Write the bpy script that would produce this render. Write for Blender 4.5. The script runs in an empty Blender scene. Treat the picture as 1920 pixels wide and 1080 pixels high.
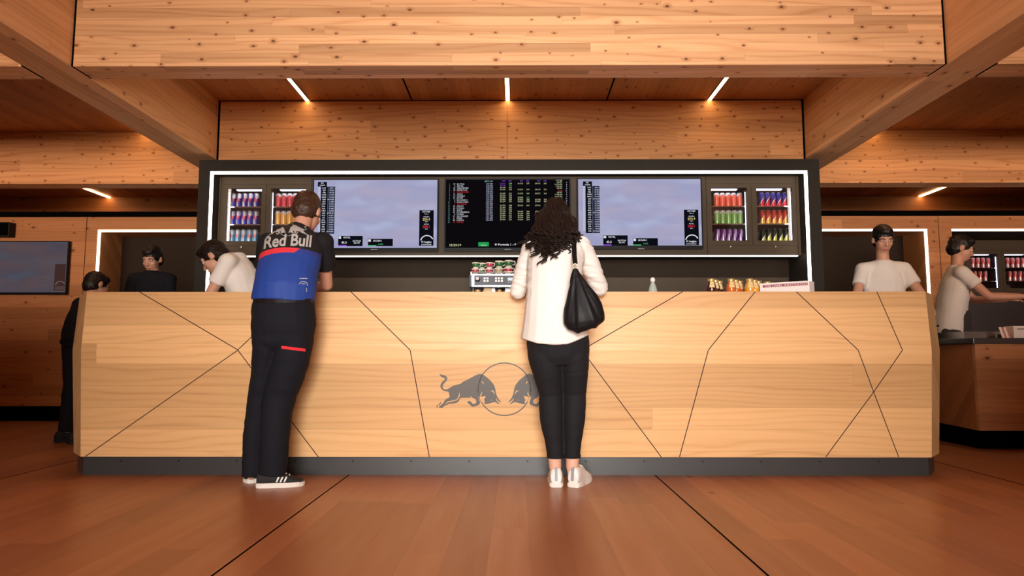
import bpy, bmesh, math, random
from mathutils import Vector, Matrix, Euler, noise
from mathutils.bvhtree import BVHTree
random.seed(7)
SC = bpy.context.scene
COL = SC.collection
V = Vector
F = 1280.0                       # focal length in pixels of the 1920 wide frame (24 mm lens)
CAM_Z = 0.74
TILT, YAW = math.atan(120.0 / F), 0.0062
cam_data = bpy.data.cameras.new('camera'); cam_data.lens = 24.0; cam_data.sensor_width = 36.0
cam_data.clip_start = 0.05
cam = bpy.data.objects.new('camera', cam_data); COL.objects.link(cam)
cam.location = (0, 0, CAM_Z); cam.rotation_euler = (math.pi / 2 + TILT, 0, YAW)
SC.camera = cam
CR = Euler((math.pi / 2 + TILT, 0, YAW)).to_matrix()
CO = V((0, 0, CAM_Z))

def ray(px, py):
    return CR @ V(((px - 960) / F, (540 - py) / F, -1.0))
def at(px, py, Y):
    """the point of the vertical plane y = Y that the photo shows at this pixel (used to measure the place)"""
    d = ray(px, py); return CO + d * (Y / d.y)
def atz(px, py, z):
    d = ray(px, py); return CO + d * ((z - CAM_Z) / d.z)
def atp(px, py, p, n):
    d = ray(px, py); return CO + d * ((V(p) - CO).dot(V(n)) / d.dot(V(n)))
def X(px, Y, py=500): return at(px, py, Y).x
def Z(py, Y, px=960): return at(px, py, Y).z

# ---------------------------------------------------------------- objects
def world_origin(o):
    p = V((0, 0, 0))
    while o is not None:
        p += o.location; o = o.parent
    return p
def tag(o, label, cat, group=None):
    o['label'] = label; o['category'] = cat
    if group: o['group'] = group
    return o
def thing(name, label, cat, loc=(0, 0, 0), group=None):
    o = bpy.data.objects.new(name, None); COL.objects.link(o)
    o.location = loc; o.empty_display_size = .1
    return tag(o, label, cat, group)
def obj(name, bm, mat, parent=None, smooth=False, loc=None, keep=False):
    """links a bmesh (or mesh) given in world coordinates as one mesh object"""
    if isinstance(bm, bpy.types.Mesh): me = bm; me.name = name
    else:
        bmesh.ops.recalc_face_normals(bm, faces=bm.faces) if not keep else None
        me = bpy.data.meshes.new(name); bm.to_mesh(me); bm.free()
    mats = mat if isinstance(mat, (list, tuple)) else [mat]
    if not me.materials:
        for m in mats: me.materials.append(m)
    o = bpy.data.objects.new(name, me); COL.objects.link(o)
    if parent is not None:
        o.parent = parent
        me.transform(Matrix.Translation(-world_origin(parent)))
    elif loc is not None:
        me.transform(Matrix.Translation(-V(loc))); o.location = loc
    if smooth:
        me.polygons.foreach_set('use_smooth', [True] * len(me.polygons))
    return o
def struct(name, bm, mat, parent=None, smooth=False):
    o = obj(name, bm, mat, parent, smooth)
    if parent is None: o['kind'] = 'structure'
    return o
def B(): return bmesh.new()
def box(bm, x0, x1, y0, y1, z0, z1, bev=0.0, mi=0):
    vs = [bm.verts.new((x, y, z)) for x in (x0, x1) for y in (y0, y1) for z in (z0, z1)]
    fs = [bm.faces.new([vs[i] for i in f]) for f in ((0, 1, 3, 2), (4, 6, 7, 5), (0, 4, 5, 1), (2, 3, 7, 6), (0, 2, 6, 4), (1, 5, 7, 3))]
    for f in fs: f.material_index = mi
    if bev > 0:
        es = list({e for f in fs for e in f.edges})
        bmesh.ops.bevel(bm, geom=es, offset=bev, segments=2, profile=.6, affect='EDGES', clamp_overlap=True)
    return bm
def boxo(name, mat, x0, x1, y0, y1, z0, z1, parent=None, bev=0.0, loc=None, smooth=False):
    return obj(name, box(B(), x0, x1, y0, y1, z0, z1, bev), mat, parent, smooth, loc)
def sbox(name, mat, *c, bev=0.0):
    return struct(name, box(B(), *c, bev=bev), mat)
def prism(bm, pts, off):
    """closed prism: polygon pts (3d) pushed by vector off"""
    a = [bm.verts.new(p) for p in pts]; b = [bm.verts.new(V(p) + V(off)) for p in pts]
    n = len(a)
    bm.faces.new(a); bm.faces.new(b[::-1])
    for i in range(n): bm.faces.new((a[i], b[i], b[(i + 1) % n], a[(i + 1) % n]))
    return bm
def lathe(bm, prof, c=(0, 0, 0), seg=24, axis='Z'):
    c = V(c); rings = []
    for r, h in prof:
        ring = []
        for k in range(seg):
            t = 2 * math.pi * k / seg
            q = V((r * math.cos(t), r * math.sin(t), h))
            if axis == 'Y': q = V((q.x, -q.z, q.y))
            if axis == 'X': q = V((q.z, q.y, -q.x))
            ring.append(bm.verts.new(c + q))
        rings.append(ring)
    for a, b in zip(rings, rings[1:]):
        for k in range(seg): bm.faces.new((a[k], a[(k + 1) % seg], b[(k + 1) % seg], b[k]))
    bm.faces.new(rings[0][::-1]); bm.faces.new(rings[-1])
    return bm
def frame_axes(t, hint):
    t = t.normalized(); s = hint - t * hint.dot(t)
    if s.length < 1e-5: s = t.orthogonal()
    s.normalize(); return s, t.cross(s).normalized()
def loft(bm, secs, side=(1, 0, 0), seg=20, pw=1.0):
    """secs: (centre, half width, half depth); capped, elliptical; side fixes the width axis"""
    side = V(side); rings = []
    for i, (c, a, b) in enumerate(secs):
        t = (V(secs[min(i + 1, len(secs) - 1)][0]) - V(secs[max(i - 1, 0)][0]))
        s, d = frame_axes(t, side); ring = []
        for k in range(seg):
            q = 2 * math.pi * k / seg; cq, sq = math.cos(q), math.sin(q)
            if pw != 1.0:
                cq = math.copysign(abs(cq) ** pw, cq); sq = math.copysign(abs(sq) ** pw, sq)
            ring.append(bm.verts.new(V(c) + s * (a * cq) + d * (b * sq)))
        rings.append(ring)
    for a, b in zip(rings, rings[1:]):
        for k in range(seg): bm.faces.new((a[k], a[(k + 1) % seg], b[(k + 1) % seg], b[k]))
    bm.faces.new(rings[0][::-1]); bm.faces.new(rings[-1])
    return bm
def tube(bm, pts, r, seg=8, side=(0.3, 0.8, 0.5), flat=1.0):
    n = len(pts)
    rr = r if isinstance(r, (list, tuple)) else [r] * n
    return loft(bm, [(p, q, q * flat) for p, q in zip(pts, rr)], side, seg)
def ell(bm, c, rx, ry, rz, R=None, u=14, v=10):
    M = Matrix.Translation(V(c)) @ (R.to_4x4() if R is not None else Matrix()) @ Matrix.Diagonal((rx, ry, rz, 1))
    bmesh.ops.create_uvsphere(bm, u_segments=u, v_segments=v, radius=1, matrix=M)
    return bm
def caps(bm, p0, r0, p1, r1, seg=14):
    """tapered capsule"""
    p0, p1 = V(p0), V(p1); d = p1 - p0
    if d.length < 1e-6: return ell(bm, p0, r0, r0, r0)
    t = d.normalized(); s, q = frame_axes(t, V((0.31, 0.77, 0.55)))
    secs = []
    for k in range(1, 5):
        a = k * math.pi / 8; secs.append((p0 - t * r0 * math.cos(a), r0 * math.sin(a)))
    secs.append((p0, r0)); secs.append((p1, r1))
    for k in range(1, 5):
        a = k * math.pi / 8; secs.append((p1 + t * r1 * math.sin(a), r1 * math.cos(a)))
    rings = []
    for c, r in secs:
        rings.append([bm.verts.new(c + s * (r * math.cos(2 * math.pi * k / seg)) + q * (r * math.sin(2 * math.pi * k / seg))) for k in range(seg)])
    for a, b in zip(rings, rings[1:]):
        for k in range(seg): bm.faces.new((a[k], a[(k + 1) % seg], b[(k + 1) % seg], b[k]))
    bm.faces.new(rings[0][::-1]); bm.faces.new(rings[-1])
    return bm
def fuse(bm, voxel=.007, smooth=6, fac=.5, disp=None):
    """one continuous surface out of overlapping closed shapes"""
    bmesh.ops.recalc_face_normals(bm, faces=bm.faces)
    me = bpy.data.meshes.new('tmp'); bm.to_mesh(me); bm.free()
    o = bpy.data.objects.new('tmp', me); COL.objects.link(o)
    m = o.modifiers.new('r', 'REMESH'); m.mode = 'VOXEL'; m.voxel_size = voxel
    if smooth:
        s = o.modifiers.new('s', 'SMOOTH'); s.factor = fac; s.iterations = smooth
    dg = bpy.context.evaluated_depsgraph_get(); dg.update()
    out = bpy.data.meshes.new_from_object(o.evaluated_get(dg), depsgraph=dg)
    bpy.data.objects.remove(o); bpy.data.meshes.remove(me)
    out.materials.clear()
    if disp is not None:
        nn = [v.normal.copy() for v in out.vertices]
        for v, n in zip(out.vertices, nn): v.co = v.co + n * disp(v.co, n)
    return out
def copy_tree(o, parent=None):
    c = o.copy(); COL.objects.link(c); c.parent = parent
    for ch in [k for k in bpy.data.objects if k.parent is o]: copy_tree(ch, c)
    return c

# ---------------------------------------------------------------- writing
def text_mesh(body, size, align='LEFT', bold=0.0, lead=1.0, shear=0.0, res=2, sx=1.0):
    cu = bpy.data.curves.new('t', 'FONT'); cu.body = body; cu.size = size
    cu.align_x = align; cu.offset = bold * size; cu.space_line = lead; cu.shear = shear; cu.resolution_u = res
    o = bpy.data.objects.new('t', cu); COL.objects.link(o)
    dg = bpy.context.evaluated_depsgraph_get(); dg.update()
    me = bpy.data.meshes.new_from_object(o.evaluated_get(dg), depsgraph=dg)
    bpy.data.objects.remove(o); bpy.data.curves.remove(cu); me.materials.clear()
    if sx != 1: me.transform(Matrix.Diagonal((sx, 1, 1, 1)))
    return me
def write(name, body, size, p, mat, parent, align='LEFT', bold=.01, lead=1.0, shear=0, rot=None, sx=1.0):
    """lettering that stands upright, read from the -Y side, at point p (baseline start)"""
    me = text_mesh(body, size, align, bold, lead, shear, 1, sx)
    me.transform(Matrix.Translation(V(p)) @ (rot.to_4x4() if rot else Matrix.Rotation(math.pi / 2, 4, 'X')))
    return obj(name, me, mat, parent)

# ---------------------------------------------------------------- materials
class NT:
    def __init__(s, name):
        s.m = bpy.data.materials.new(name); s.m.use_nodes = True
        s.t = s.m.node_tree; s.n = s.t.nodes; s.l = s.t.links; s.n.clear()
        s.out = s.n.new('ShaderNodeOutputMaterial')
    def put(s, sock, v):
        if hasattr(v, 'is_output') or isinstance(v, bpy.types.NodeSocket): s.l.new(v, sock)
        elif isinstance(v, (tuple, list)) and len(v) == 3 and sock.type == 'RGBA': sock.default_value = (*v, 1)
        else: sock.default_value = v
    def node(s, typ, props=None, **ins):
        n = s.n.new(typ)
        for k, v in (props or {}).items(): setattr(n, k, v)
        for k, v in ins.items():
            key = k.replace('_', ' ')
            s.put(n.inputs[key] if key in n.inputs else n.inputs[int(k[1:])], v)
        return n
    def math(s, op, a, b=None, c=None, clamp=False):
        n = s.n.new('ShaderNodeMath'); n.operation = op; n.use_clamp = clamp
        s.put(n.inputs[0], a)
        if b is not None: s.put(n.inputs[1], b)
        if c is not None: s.put(n.inputs[2], c)
        return n.outputs[0]
    def comb(s, a, b, c):
        n = s.n.new('ShaderNodeCombineXYZ'); s.put(n.inputs[0], a); s.put(n.inputs[1], b); s.put(n.inputs[2], c); return n.outputs[0]
    def sep(s, v):
        n = s.n.new('ShaderNodeSeparateXYZ'); s.l.new(v, n.inputs[0]); return n.outputs
    def mix(s, f, a, b, blend='MIX'):
        n = s.n.new('ShaderNodeMix'); n.data_type = 'RGBA'; n.blend_type = blend
        s.put(n.inputs[0], f); s.put(n.inputs[6], a); s.put(n.inputs[7], b); return n.outputs[2]
    def step(s, v, lo, hi):
        n = s.n.new('ShaderNodeMapRange'); n.interpolation_type = 'SMOOTHSTEP'
        s.put(n.inputs[0], v); n.inputs[1].default_value = lo; n.inputs[2].default_value = hi; return n.outputs[0]
    def noise(s, vec, scale=5, detail=3, rough=.5, dist=0):
        n = s.n.new('ShaderNodeTexNoise'); s.l.new(vec, n.inputs['Vector'])
        n.inputs['Scale'].default_value = scale; n.inputs['Detail'].default_value = detail
        n.inputs['Roughness'].default_value = rough; n.inputs['Distortion'].default_value = dist
        return n.outputs[0]
    def obco(s): return s.n.new('ShaderNodeTexCoord').outputs['Object']
    def bsdf(s, **k):
        n = s.node('ShaderNodeBsdfPrincipled', None, **k); s.l.new(n.outputs[0], s.out.inputs[0]); return n

def plain(name, col, rough=.5, metal=0.0, spec=None, bump=None, var=0.0, coat=0.0, sheen=0.0):
    """a painted, cast or woven surface with a little mottling of its own"""
    t = NT(name); co = t.obco()
    c = col
    if var > 0:
        f = t.noise(co, 9, 3)
        c = t.mix(f, tuple(x * (1 - var) for x in col), tuple(min(1, x * (1 + var)) for x in col))
    k = dict(Base_Color=c, Roughness=rough, Metallic=metal)
    b = t.bsdf(**k)
    if spec is not None: b.inputs['Specular IOR Level'].default_value = spec
    if coat: b.inputs['Coat Weight'].default_value = coat
    if sheen: b.inputs['Sheen Weight'].default_value = sheen
    if bump:
        n = t.node('ShaderNodeBump', None, Strength=bump[1], Distance=.004, Height=t.noise(co, bump[0], 3))
        t.l.new(n.outputs[0], b.inputs['Normal'])
    return t.m
def glow(name, col, strength):
    t = NT(name); e = t.node('ShaderNodeEmission', None, Color=(*col, 1), Strength=strength)
    t.l.new(e.outputs[0], t.out.inputs[0]); return t.m
def glass(name, tint=(1, 1, 1), refl=.06):
    """thin pane"""
    t = NT(name); tr = t.node('ShaderNodeBsdfTransparent', None, Color=(*tint, 1))
    gl = t.node('ShaderNodeBsdfGlossy', None, Color=(1, 1, 1, 1), Roughness=.02)
    mx = t.node('ShaderNodeMixShader', None, i0=refl)
    t.l.new(tr.outputs[0], mx.inputs[1]); t.l.new(gl.outputs[0], mx.inputs[2]); t.l.new(mx.outputs[0], t.out.inputs[0]); return t.m

def wood(name, along, bw, bl, dark, mid, light, knots=0.0, rough=.5, rings=22., ringw=.35, var=.3, seam=.35, spec=.3, seed=0., knotcol=(.08, .03, .012), kscale=5.5, coat=0., warp=2.6):
    """boards of grained timber; along = axis of the grain, bw/bl = board width and length"""
    t = NT(name); x, y, z = t.sep(t.obco())
    a = {'X': x, 'Y': y, 'Z': z}[along]
    o1, o2 = [v for k, v in (('X', x), ('Y', y), ('Z', z)) if k != along]
    b = t.math('ADD', t.math('ADD', o1, o2), 50.013 + seed)
    rowf = t.math('DIVIDE', b, bw); row = t.math('FLOOR', rowf)
    w1 = t.node('ShaderNodeTexWhiteNoise', {'noise_dimensions': '1D'}, W=row).outputs['Value']
    a2 = t.math('ADD', a, t.math('MULTIPLY', w1, bl * 7.3))
    colf = t.math('DIVIDE', a2, bl); colm = t.math('FLOOR', colf)
    idn = t.node('ShaderNodeTexWhiteNoise', {'noise_dimensions': '3D'}, Vector=t.comb(row, colm, 3.7 + seed))
    v = idn.outputs['Value']; v2 = t.sep(idn.outputs['Color'])[1]
    off = t.math('MULTIPLY', v, 37.0)
    ao = t.math('ADD', a, off)
    # knots
    kd = None
    if knots > 0:
        vo = t.node('ShaderNodeTexVoronoi', {'voronoi_dimensions': '2D', 'feature': 'F1'}, Vector=t.comb(t.math('MULTIPLY', a, .62), b, 0), Scale=kscale)
        kd = vo.outputs['Distance']; pick = t.sep(vo.outputs['Color'])
        present = t.math('LESS_THAN', pick[0], knots)
        size = t.math('MULTIPLY_ADD', pick[1], .055, .03)
        rel = t.math('DIVIDE', kd, size)
        kmask = t.math('MULTIPLY', t.math('SUBTRACT', 1.0, t.step(rel, .55, 1.25)), present)
        halo = t.math('MULTIPLY', t.math('SUBTRACT', 1.0, t.step(rel, .8, 3.4)), present)
    low = t.noise(t.comb(t.math('MULTIPLY', ao, .55), t.math('MULTIPLY', b, 4.2), off), 1.0, 2, .45)
    ph = t.math('ADD', t.math('MULTIPLY', b, rings), t.math('MULTIPLY', low, rings * warp * .12))
    ph = t.math('MULTIPLY', ph, 2 * math.pi)
    if knots > 0: ph = t.math('ADD', ph, t.math('MULTIPLY', halo, 3.5))
    wv = t.math('MULTIPLY_ADD', t.math('SINE', ph), .5, .5)
    wv = t.math('POWER', wv, 2.2)
    fib = t.noise(t.comb(t.math('MULTIPLY', ao, 2.2), t.math('MULTIPLY', b, 150), off), 1.0, 3, .6)
    blo = t.noise(t.comb(t.math('MULTIPLY', ao, 1.1), t.math('MULTIPLY', b, 14), off), 1.0, 3, .55)
    g = t.math('ADD', t.math('MULTIPLY', wv, ringw), t.math('MULTIPLY', t.math('SUBTRACT', fib, .5), .55))
    g = t.math('ADD', g, t.math('MULTIPLY', t.math('SUBTRACT', blo, .5), .75))
    c = t.mix(t.math('MULTIPLY_ADD', g, 1.0, .1, True), light, mid)
    c = t.mix(t.math('MULTIPLY', t.math('SUBTRACT', g, .33), 1.3, None, True), c, dark)
    tone = t.math('MULTIPLY_ADD', v, var, 1 - var * .55)
    c = t.mix(1.0, c, t.comb(tone, t.math('POWER', tone, 1.12), t.math('POWER', tone, 1.3)), 'MULTIPLY')
    # seams between boards
    fr = t.math('FRACT', rowf); e = t.math('MINIMUM', fr, t.math('SUBTRACT', 1.0, fr))
    fa = t.math('FRACT', colf); ea = t.math('MINIMUM', fa, t.math('SUBTRACT', 1.0, fa))
    s1 = t.math('SUBTRACT', 1.0, t.step(t.math('MULTIPLY', e, bw), .0, .0022))
    s2 = t.math('SUBTRACT', 1.0, t.step(t.math('MULTIPLY', ea, bl), .0, .0018))
    c = t.mix(t.math('MULTIPLY', t.math('MAXIMUM', s1, s2), seam), c, tuple(q * .35 for q in dark))
    if knots > 0:
        c = t.mix(t.math('MULTIPLY', halo, .45), c, dark)
        c = t.mix(t.math('MULTIPLY', kmask, .85), c, knotcol)
    bs = t.bsdf(Base_Color=c, Roughness=t.math('MULTIPLY_ADD', blo, .18, rough - .09))
    bs.inputs['Specular IOR Level'].default_value = spec
    if coat:
        bs.inputs['Coat Weight'].default_value = coat; bs.inputs['Coat Roughness'].default_value = .25
    return t.m

LARCH = dict(dark=(.42, .165, .062), mid=(.60, .29, .12), light=(.74, .43, .21))
M = {}
M['beam_x'] = wood('larch_glulam_x', 'X', .055, 1.7, knots=.65, kscale=10.0, var=.46, ringw=.42, **LARCH)
M['fascia_x'] = wood('larch_boards_x', 'X', .105, 2.6, knots=.7, seed=3., kscale=11.5, ringw=.45, dark=(.36, .12, .04), mid=(.52, .22, .075), light=(.64, .32, .13))
M['beam_y'] = wood('larch_glulam_y', 'Y', .095, 3.2, knots=.40, kscale=7.5, seed=5., **LARCH)
M['ceil_y'] = wood('larch_ceiling', 'Y', .12, 4.0, knots=.5, kscale=8., seed=9., dark=(.32, .11, .04), mid=(.46, .19, .068), light=(.56, .26, .10))
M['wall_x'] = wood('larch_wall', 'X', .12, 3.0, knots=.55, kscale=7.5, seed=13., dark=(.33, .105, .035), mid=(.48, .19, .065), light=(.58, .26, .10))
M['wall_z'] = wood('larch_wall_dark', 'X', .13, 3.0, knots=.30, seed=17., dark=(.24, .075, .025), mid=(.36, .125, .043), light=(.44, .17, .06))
OAK = dict(dark=(.43, .19, .066), mid=(.62, .335, .135), light=(.74, .445, .20))
M['oak'] = wood('oak_boards', 'X', .118, 11.0, rings=24., ringw=.36, var=.34, seam=.3, rough=.42, spec=.35, seed=21., warp=2.4, **OAK)
M['oak_end'] = wood('oak_end_boards', 'X', .132, 2.4, rings=17., ringw=.3, var=.2, seam=.3, rough=.45, seed=21., **OAK)
M['floor'] = wood('floor_boards', 'Y', .155, 1.9, rings=9., ringw=.16, var=.30, seam=.28, rough=.36, spec=.42, seed=31., knots=.05,
                  dark=(.25, .078, .027), mid=(.40, .145, .055), light=(.47, .19, .075), knotcol=(.12, .035, .012), kscale=3.5)
M['bar_wood'] = wood('bar_boards', 'X', .10, 1.7, knots=.25, seed=41., dark=(.30, .10, .04), mid=(.44, .185, .075), light=(.55, .27, .12))
M['black'] = plain('matt_black', (.006, .006, .006), .7)
M['gap'] = plain('shadow_gap_black', (.003, .003, .003), .9, spec=0.0)
M['olive'] = plain('bronze_grey_lacquer', (.070, .050, .030), .55, var=.08, spec=.2)
M['recess'] = plain('dark_brown_lacquer', (.028, .018, .011), .65, var=.1, spec=.12)
M['surround'] = plain('dark_grey_lacquer', (.026, .023, .018), .6, var=.06, spec=.15)
M['plinth'] = plain('anthracite_plinth', (.040, .041, .042), .35, var=.08)
M['led_white'] = glow('led_diffuser_white', (1.0, .86, .74), 7.0)
M['led_warm'] = glow('led_diffuser_warm', (1.0, .62, .30), 20.0)
M['led_dim'] = glow('led_diffuser_side', (1.0, .80, .62), 3.6)
M['led_cool'] = glow('fridge_led', (.86, .86, 1.0), 3.4)
M['pane'] = glass('clear_pane')
M['steel'] = plain('brushed_steel', (.55, .53, .50), .28, 1.0)
M['chrome'] = plain('chrome', (.85, .85, .85), .08, 1.0)
M['dark_steel'] = plain('dark_steel', (.16, .15, .15), .35, 1.0)
M['plastic'] = plain('black_plastic', (.012, .012, .012), .4, spec=.25)
M['tv_black'] = plain('tv_bezel', (.008, .008, .009), .5, spec=.15)
M['white_plastic'] = plain('white_plastic', (.8, .8, .8), .4)
M['grey_panel'] = plain('grey_panel', (.115, .125, .15), .5, spec=.3)
M['lighttan'] = plain('beech', (.72, .46, .19), .45, var=.15)
# ================================================================ the setting
ZB, ZC = 2.40, 2.93              # underside of the beams, ceiling
Y1, Y2, Y3, Y4, Y5 = 3.83, 4.02, 5.77, 6.62, 9.5
XL, XR = X(127, Y1, 122), X(1772, Y1, 117)      # inner faces of the two deep side beams
XL = (XL + X(409, Y3, 298)) / 2; XR = (XR + X(1514, Y3, 297)) / 2
BW = .275
YG0 = -4.0
sbox('floor', M['floor'], -9.5, 9.5, -4.2, 10.2, -.12, 0)
for i, px in enumerate((XL - .42, X(650, 4.15, 896), X(1232, 4.15, 896), XR + .34)):
    sbox('trim_%d' % (i + 1), M['gap'], px - .0035, px + .0035, -4, 9.4, 0.0, .0012)
sbox('ceiling', M['ceil_y'], -9.5, 9.5, -4.2, 10.2, ZC, ZC + .12)
# joints between the ceiling panels
k = 5
for px in (-2.59 + .85, -.91, .79, 2.45 - .84 + .02):
    if abs(px) < 1: sbox('trim_%d' % k, M['gap'], px - .006, px + .006, Y2, Y3, ZC - .004, ZC + .002); k += 1
for sx, inn in ((-1, XL), (1, XR)):
    x0, x1 = sorted((inn, inn + sx * BW))
    o = sbox('ceiling_beam_%s' % ('left' if sx < 0 else 'right'), M['beam_y'], x0, x1, -4.0, Y4 + .10, ZB, ZC - .001, bev=.003)
    for nm, yy in (('front', Y1), ('back', Y3)):            # black joints where the cross beams meet the side beams
        a, b = sorted((inn - sx * .0005, inn - sx * (.013 if nm == 'front' else .019)))
        sbox('trim_%d' % k, M['gap'], a, b, yy + .004, yy + (.186 if nm == 'front' else .15), ZB + .002, ZC - .002); k += 1
    out = inn + sx * BW
    a, b = sorted((out + sx * .0005, out + sx * .016))
    sbox('trim_%d' % k, M['gap'], a, b, Y1 + .004, Y1 + .186, ZB + .002, ZC - .002); k += 1
    a, b = sorted((out + sx * .017, sx * 9.3))
    sbox('ceiling_beam_%s' % ('outer_left' if sx < 0 else 'outer_right'), M['beam_x'], a, b, Y1, Y2, ZB, ZC - .001, bev=.003)
    a, b = sorted((out - sx * .02, sx * 9.3))
    sbox('wall_fascia_%s' % ('left' if sx < 0 else 'right'), M['fascia_x'], a, b, Y4, Y4 + .19, ZB, ZC - .001, bev=.002)
sbox('ceiling_beam_front', M['beam_x'], XL + .0135, XR - .0135, Y1, Y2, ZB, ZC - .001, bev=.003)
xm = X(951, Y3, 240)
sbox('wall_fascia_back_left', M['fascia_x'], XL + .02, xm - .0012, Y3, Y3 + .12, ZB - .03, ZC - .012)
sbox('wall_fascia_back_right', M['fascia_x'], xm + .0012, XR - .02, Y3, Y3 + .12, ZB - .03, ZC - .012)
sbox('trim_%d' % k, M['gap'], XL + .02, XR - .02, Y3 + .01, Y3 + .1, ZC - .011, ZC - .001); k += 1
# far wall and the lower walls with their lit openings
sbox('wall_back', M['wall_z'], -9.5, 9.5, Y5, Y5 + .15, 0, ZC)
YW, ZW = 7.4, None
ZW = Z(406, YW)
ZBK = Z(397, YW)
XA0, XA1 = X(184, YW, 430), X(1738, YW, 430)          # lit openings: left one starts here, right one ends here
XO = X(1784, YW, 430)                                # kitchen opening
ZA = Z(430, YW)
T = .12
for nm, x0, x1 in (('left', -9.4, X(162, YW, 430) - .004), ('left_post', X(162, YW, 430) + .004, XA0)):
    sbox('wall_%s' % nm, M['wall_x'], x0, x1, YW, YW + T, .16, ZW)
sbox('wall_left_header', M['wall_x'], XA0 + .001, -1.8, YW, YW + T, ZA, ZW)
sbox('wall_left_gap', M['gap'], X(162, YW, 430) - .0039, X(162, YW, 430) + .0039, YW + .02, YW + T, .16, ZW)
xs = X(1760, YW, 430)
sbox('wall_right_post', M['wall_x'], XA1, xs - .003, YW, YW + T, .16, ZW)
sbox('wall_right_gap', M['gap'], xs - .0029, xs + .0029, YW + .02, YW + T, .16, ZW)
sbox('wall_right_pier', M['wall_x'], xs + .003, XO, YW, YW + T, .16, ZW)
sbox('wall_right_header', M['wall_x'], 1.8, XA1 - .001, YW, YW + T, ZA, ZW)
sbox('wall_kitchen_header', M['wall_x'], XO + .001, 9.4, YW, YW + T, ZA, ZW)
sbox('baseboard_left', M['gap'], -9.4, XA0, YW + .03, YW + T, 0, .16)
sbox('baseboard_right', M['gap'], XA1, XO, YW + .03, YW + T, 0, .16)
for nm, x0, x1 in (('left', -9.4, -1.8), ('right', 1.8, 9.4)):       # black band along the top of the low walls
    sbox('trim_top_%s' % nm, M['gap'], x0, x1, YW + .01, YW + T, ZW, ZBK + .01)
D = .47
for nm, x0, x1, sgn in (('left', XA0, -1.8, -1), ('right', 1.8, XA1, 1)):
    edge = XA0 if sgn < 0 else XA1
    a, b = sorted((edge, edge + sgn * .05))
    sbox('wall_alcove_side_%s' % nm, M['wall_x'], a, b, YW + T, YW + D, 0, ZW)
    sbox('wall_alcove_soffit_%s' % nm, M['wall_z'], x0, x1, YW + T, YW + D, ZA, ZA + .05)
    sbox('wall_alcove_back_%s' % nm, M['recess'], x0 - .1, x1 + .1, YW + D, YW + D + .06, 0, ZW)
YK = 8.15
sbox('wall_kitchen_side', M['recess'], XO - .06, XO, YW + T, YK + .8, 0, ZW)
sbox('wall_kitchen_soffit', M['recess'], XO, 9.4, YW + T, YK + .8, ZA, ZA + .05)
sbox('wall_left_end', M['wall_z'], -9.5, -9.4, -4.2, 10, 0, ZC)
sbox('wall_right_end', M['wall_z'], 9.4, 9.5, -4.2, 10, 0, ZC)
# unseen blockers added under the deep side beams; they shade the side bays
sbox('wall_side_left', M['wall_x'], XL - BW + .02, XL - .02, YG0, 2.9, 0, ZB - .0005)
sbox('wall_side_right', M['wall_x'], XR + .02, XR + BW - .02, YG0, 2.9, 0, ZB - .0005)
sbox('wall_low_left', M['wall_x'], -9.3, XL - BW - .01, 2.0, 2.1, 0, 1.25)  # added low blocker out of view, keeps the lower side bay dark
sbox('wall_low_right', M['wall_x'], XR + BW + .01, 9.3, 2.0, 2.1, 0, .85)  # added likewise, lower so the kitchen counter stays brighter
# entrance front behind the camera: daylight comes in through its middle glazing
YG = -4.0
WX, WZ0, WZ1 = 1.7, .10, 2.85
for sx, nm in ((-1, 'left'), (1, 'right')):
    a, b = sorted((sx * 9.5, sx * WX)); c, d = sorted((sx * 3.2, sx * 7.2))
    sbox('wall_front_%s' % nm, M['wall_z'], a, b, YG - .2, YG, 0, .9)
    sbox('wall_front_top_%s' % nm, M['wall_z'], a, b, YG - .2, YG, 2.0, ZC)
    for q, (e, f) in enumerate(((a, c), (d, b))): sbox('wall_front_%s_%s' % (('pier', 'jamb')[q], nm), M['wall_z'], e, f, YG - .2, YG, .9, 2.0)
    wn = struct('window_%d' % (2 if sx < 0 else 3), box(B(), c, d, YG - .12, YG - .06, .9, .95), M['plastic'])  # side windows are added to go with the added side bay lamps
    boxo('window_pane', M['pane'], c, d, YG - .095, YG - .088, .95, 2.0, wn)
sbox('wall_front_header', M['wall_z'], -WX, WX, YG - .2, YG, WZ1, ZC)
w = struct('window_1', box(B(), -WX, WX, YG - .12, YG - .06, .0, WZ0), M['plastic'])
for x in (-WX + .03, -.5, .5, WX - .03): boxo('window_frame', M['plastic'], x - .03, x + .03, YG - .12, YG - .06, WZ0, WZ1, w)
boxo('window_pane', M['pane'], -WX, WX, YG - .095, YG - .088, WZ0, WZ1, w)

# ---------------------------------------------------------------- light lines
def led(name, label, x0, x1, y0, y1, z0, z1, mat, group=None, axis='Y', cat='light'):
    """a light line: diffuser with its slim metal channel"""
    c = ((x0 + x1) / 2, (y0 + y1) / 2, (z0 + z1) / 2)
    t = thing(name, label, cat, c, group)
    boxo('diffuser', mat, x0, x1, y0, y1, z0, z1, t)
    return t
CL = 'light lines across the ceiling over the bar'
for i, (pa, pb) in enumerate(((541, 577), (950, 952), (1361, 1330))):
    x = X(pb, Y3, 185)
    t = led('linear_light', ('slanting white ceiling light line over the screen beside the team shirt', 'white ceiling light line over the middle timing screen', 'white ceiling light line over the screen beside the woman')[i],
            x - .016, x + .016, Y2 + .002, Y3 - .004, ZC - .010, ZC - .003, M['led_warm'], CL)
    box_ = B(); box(box_, x - .020, x - .0161, Y2 + .002, Y3 - .004, ZC - .011, ZC - .0005); box(box_, x + .0161, x + .020, Y2 + .002, Y3 - .004, ZC - .011, ZC - .0005)
    obj('channel', box_, M['dark_steel'], t)
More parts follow.
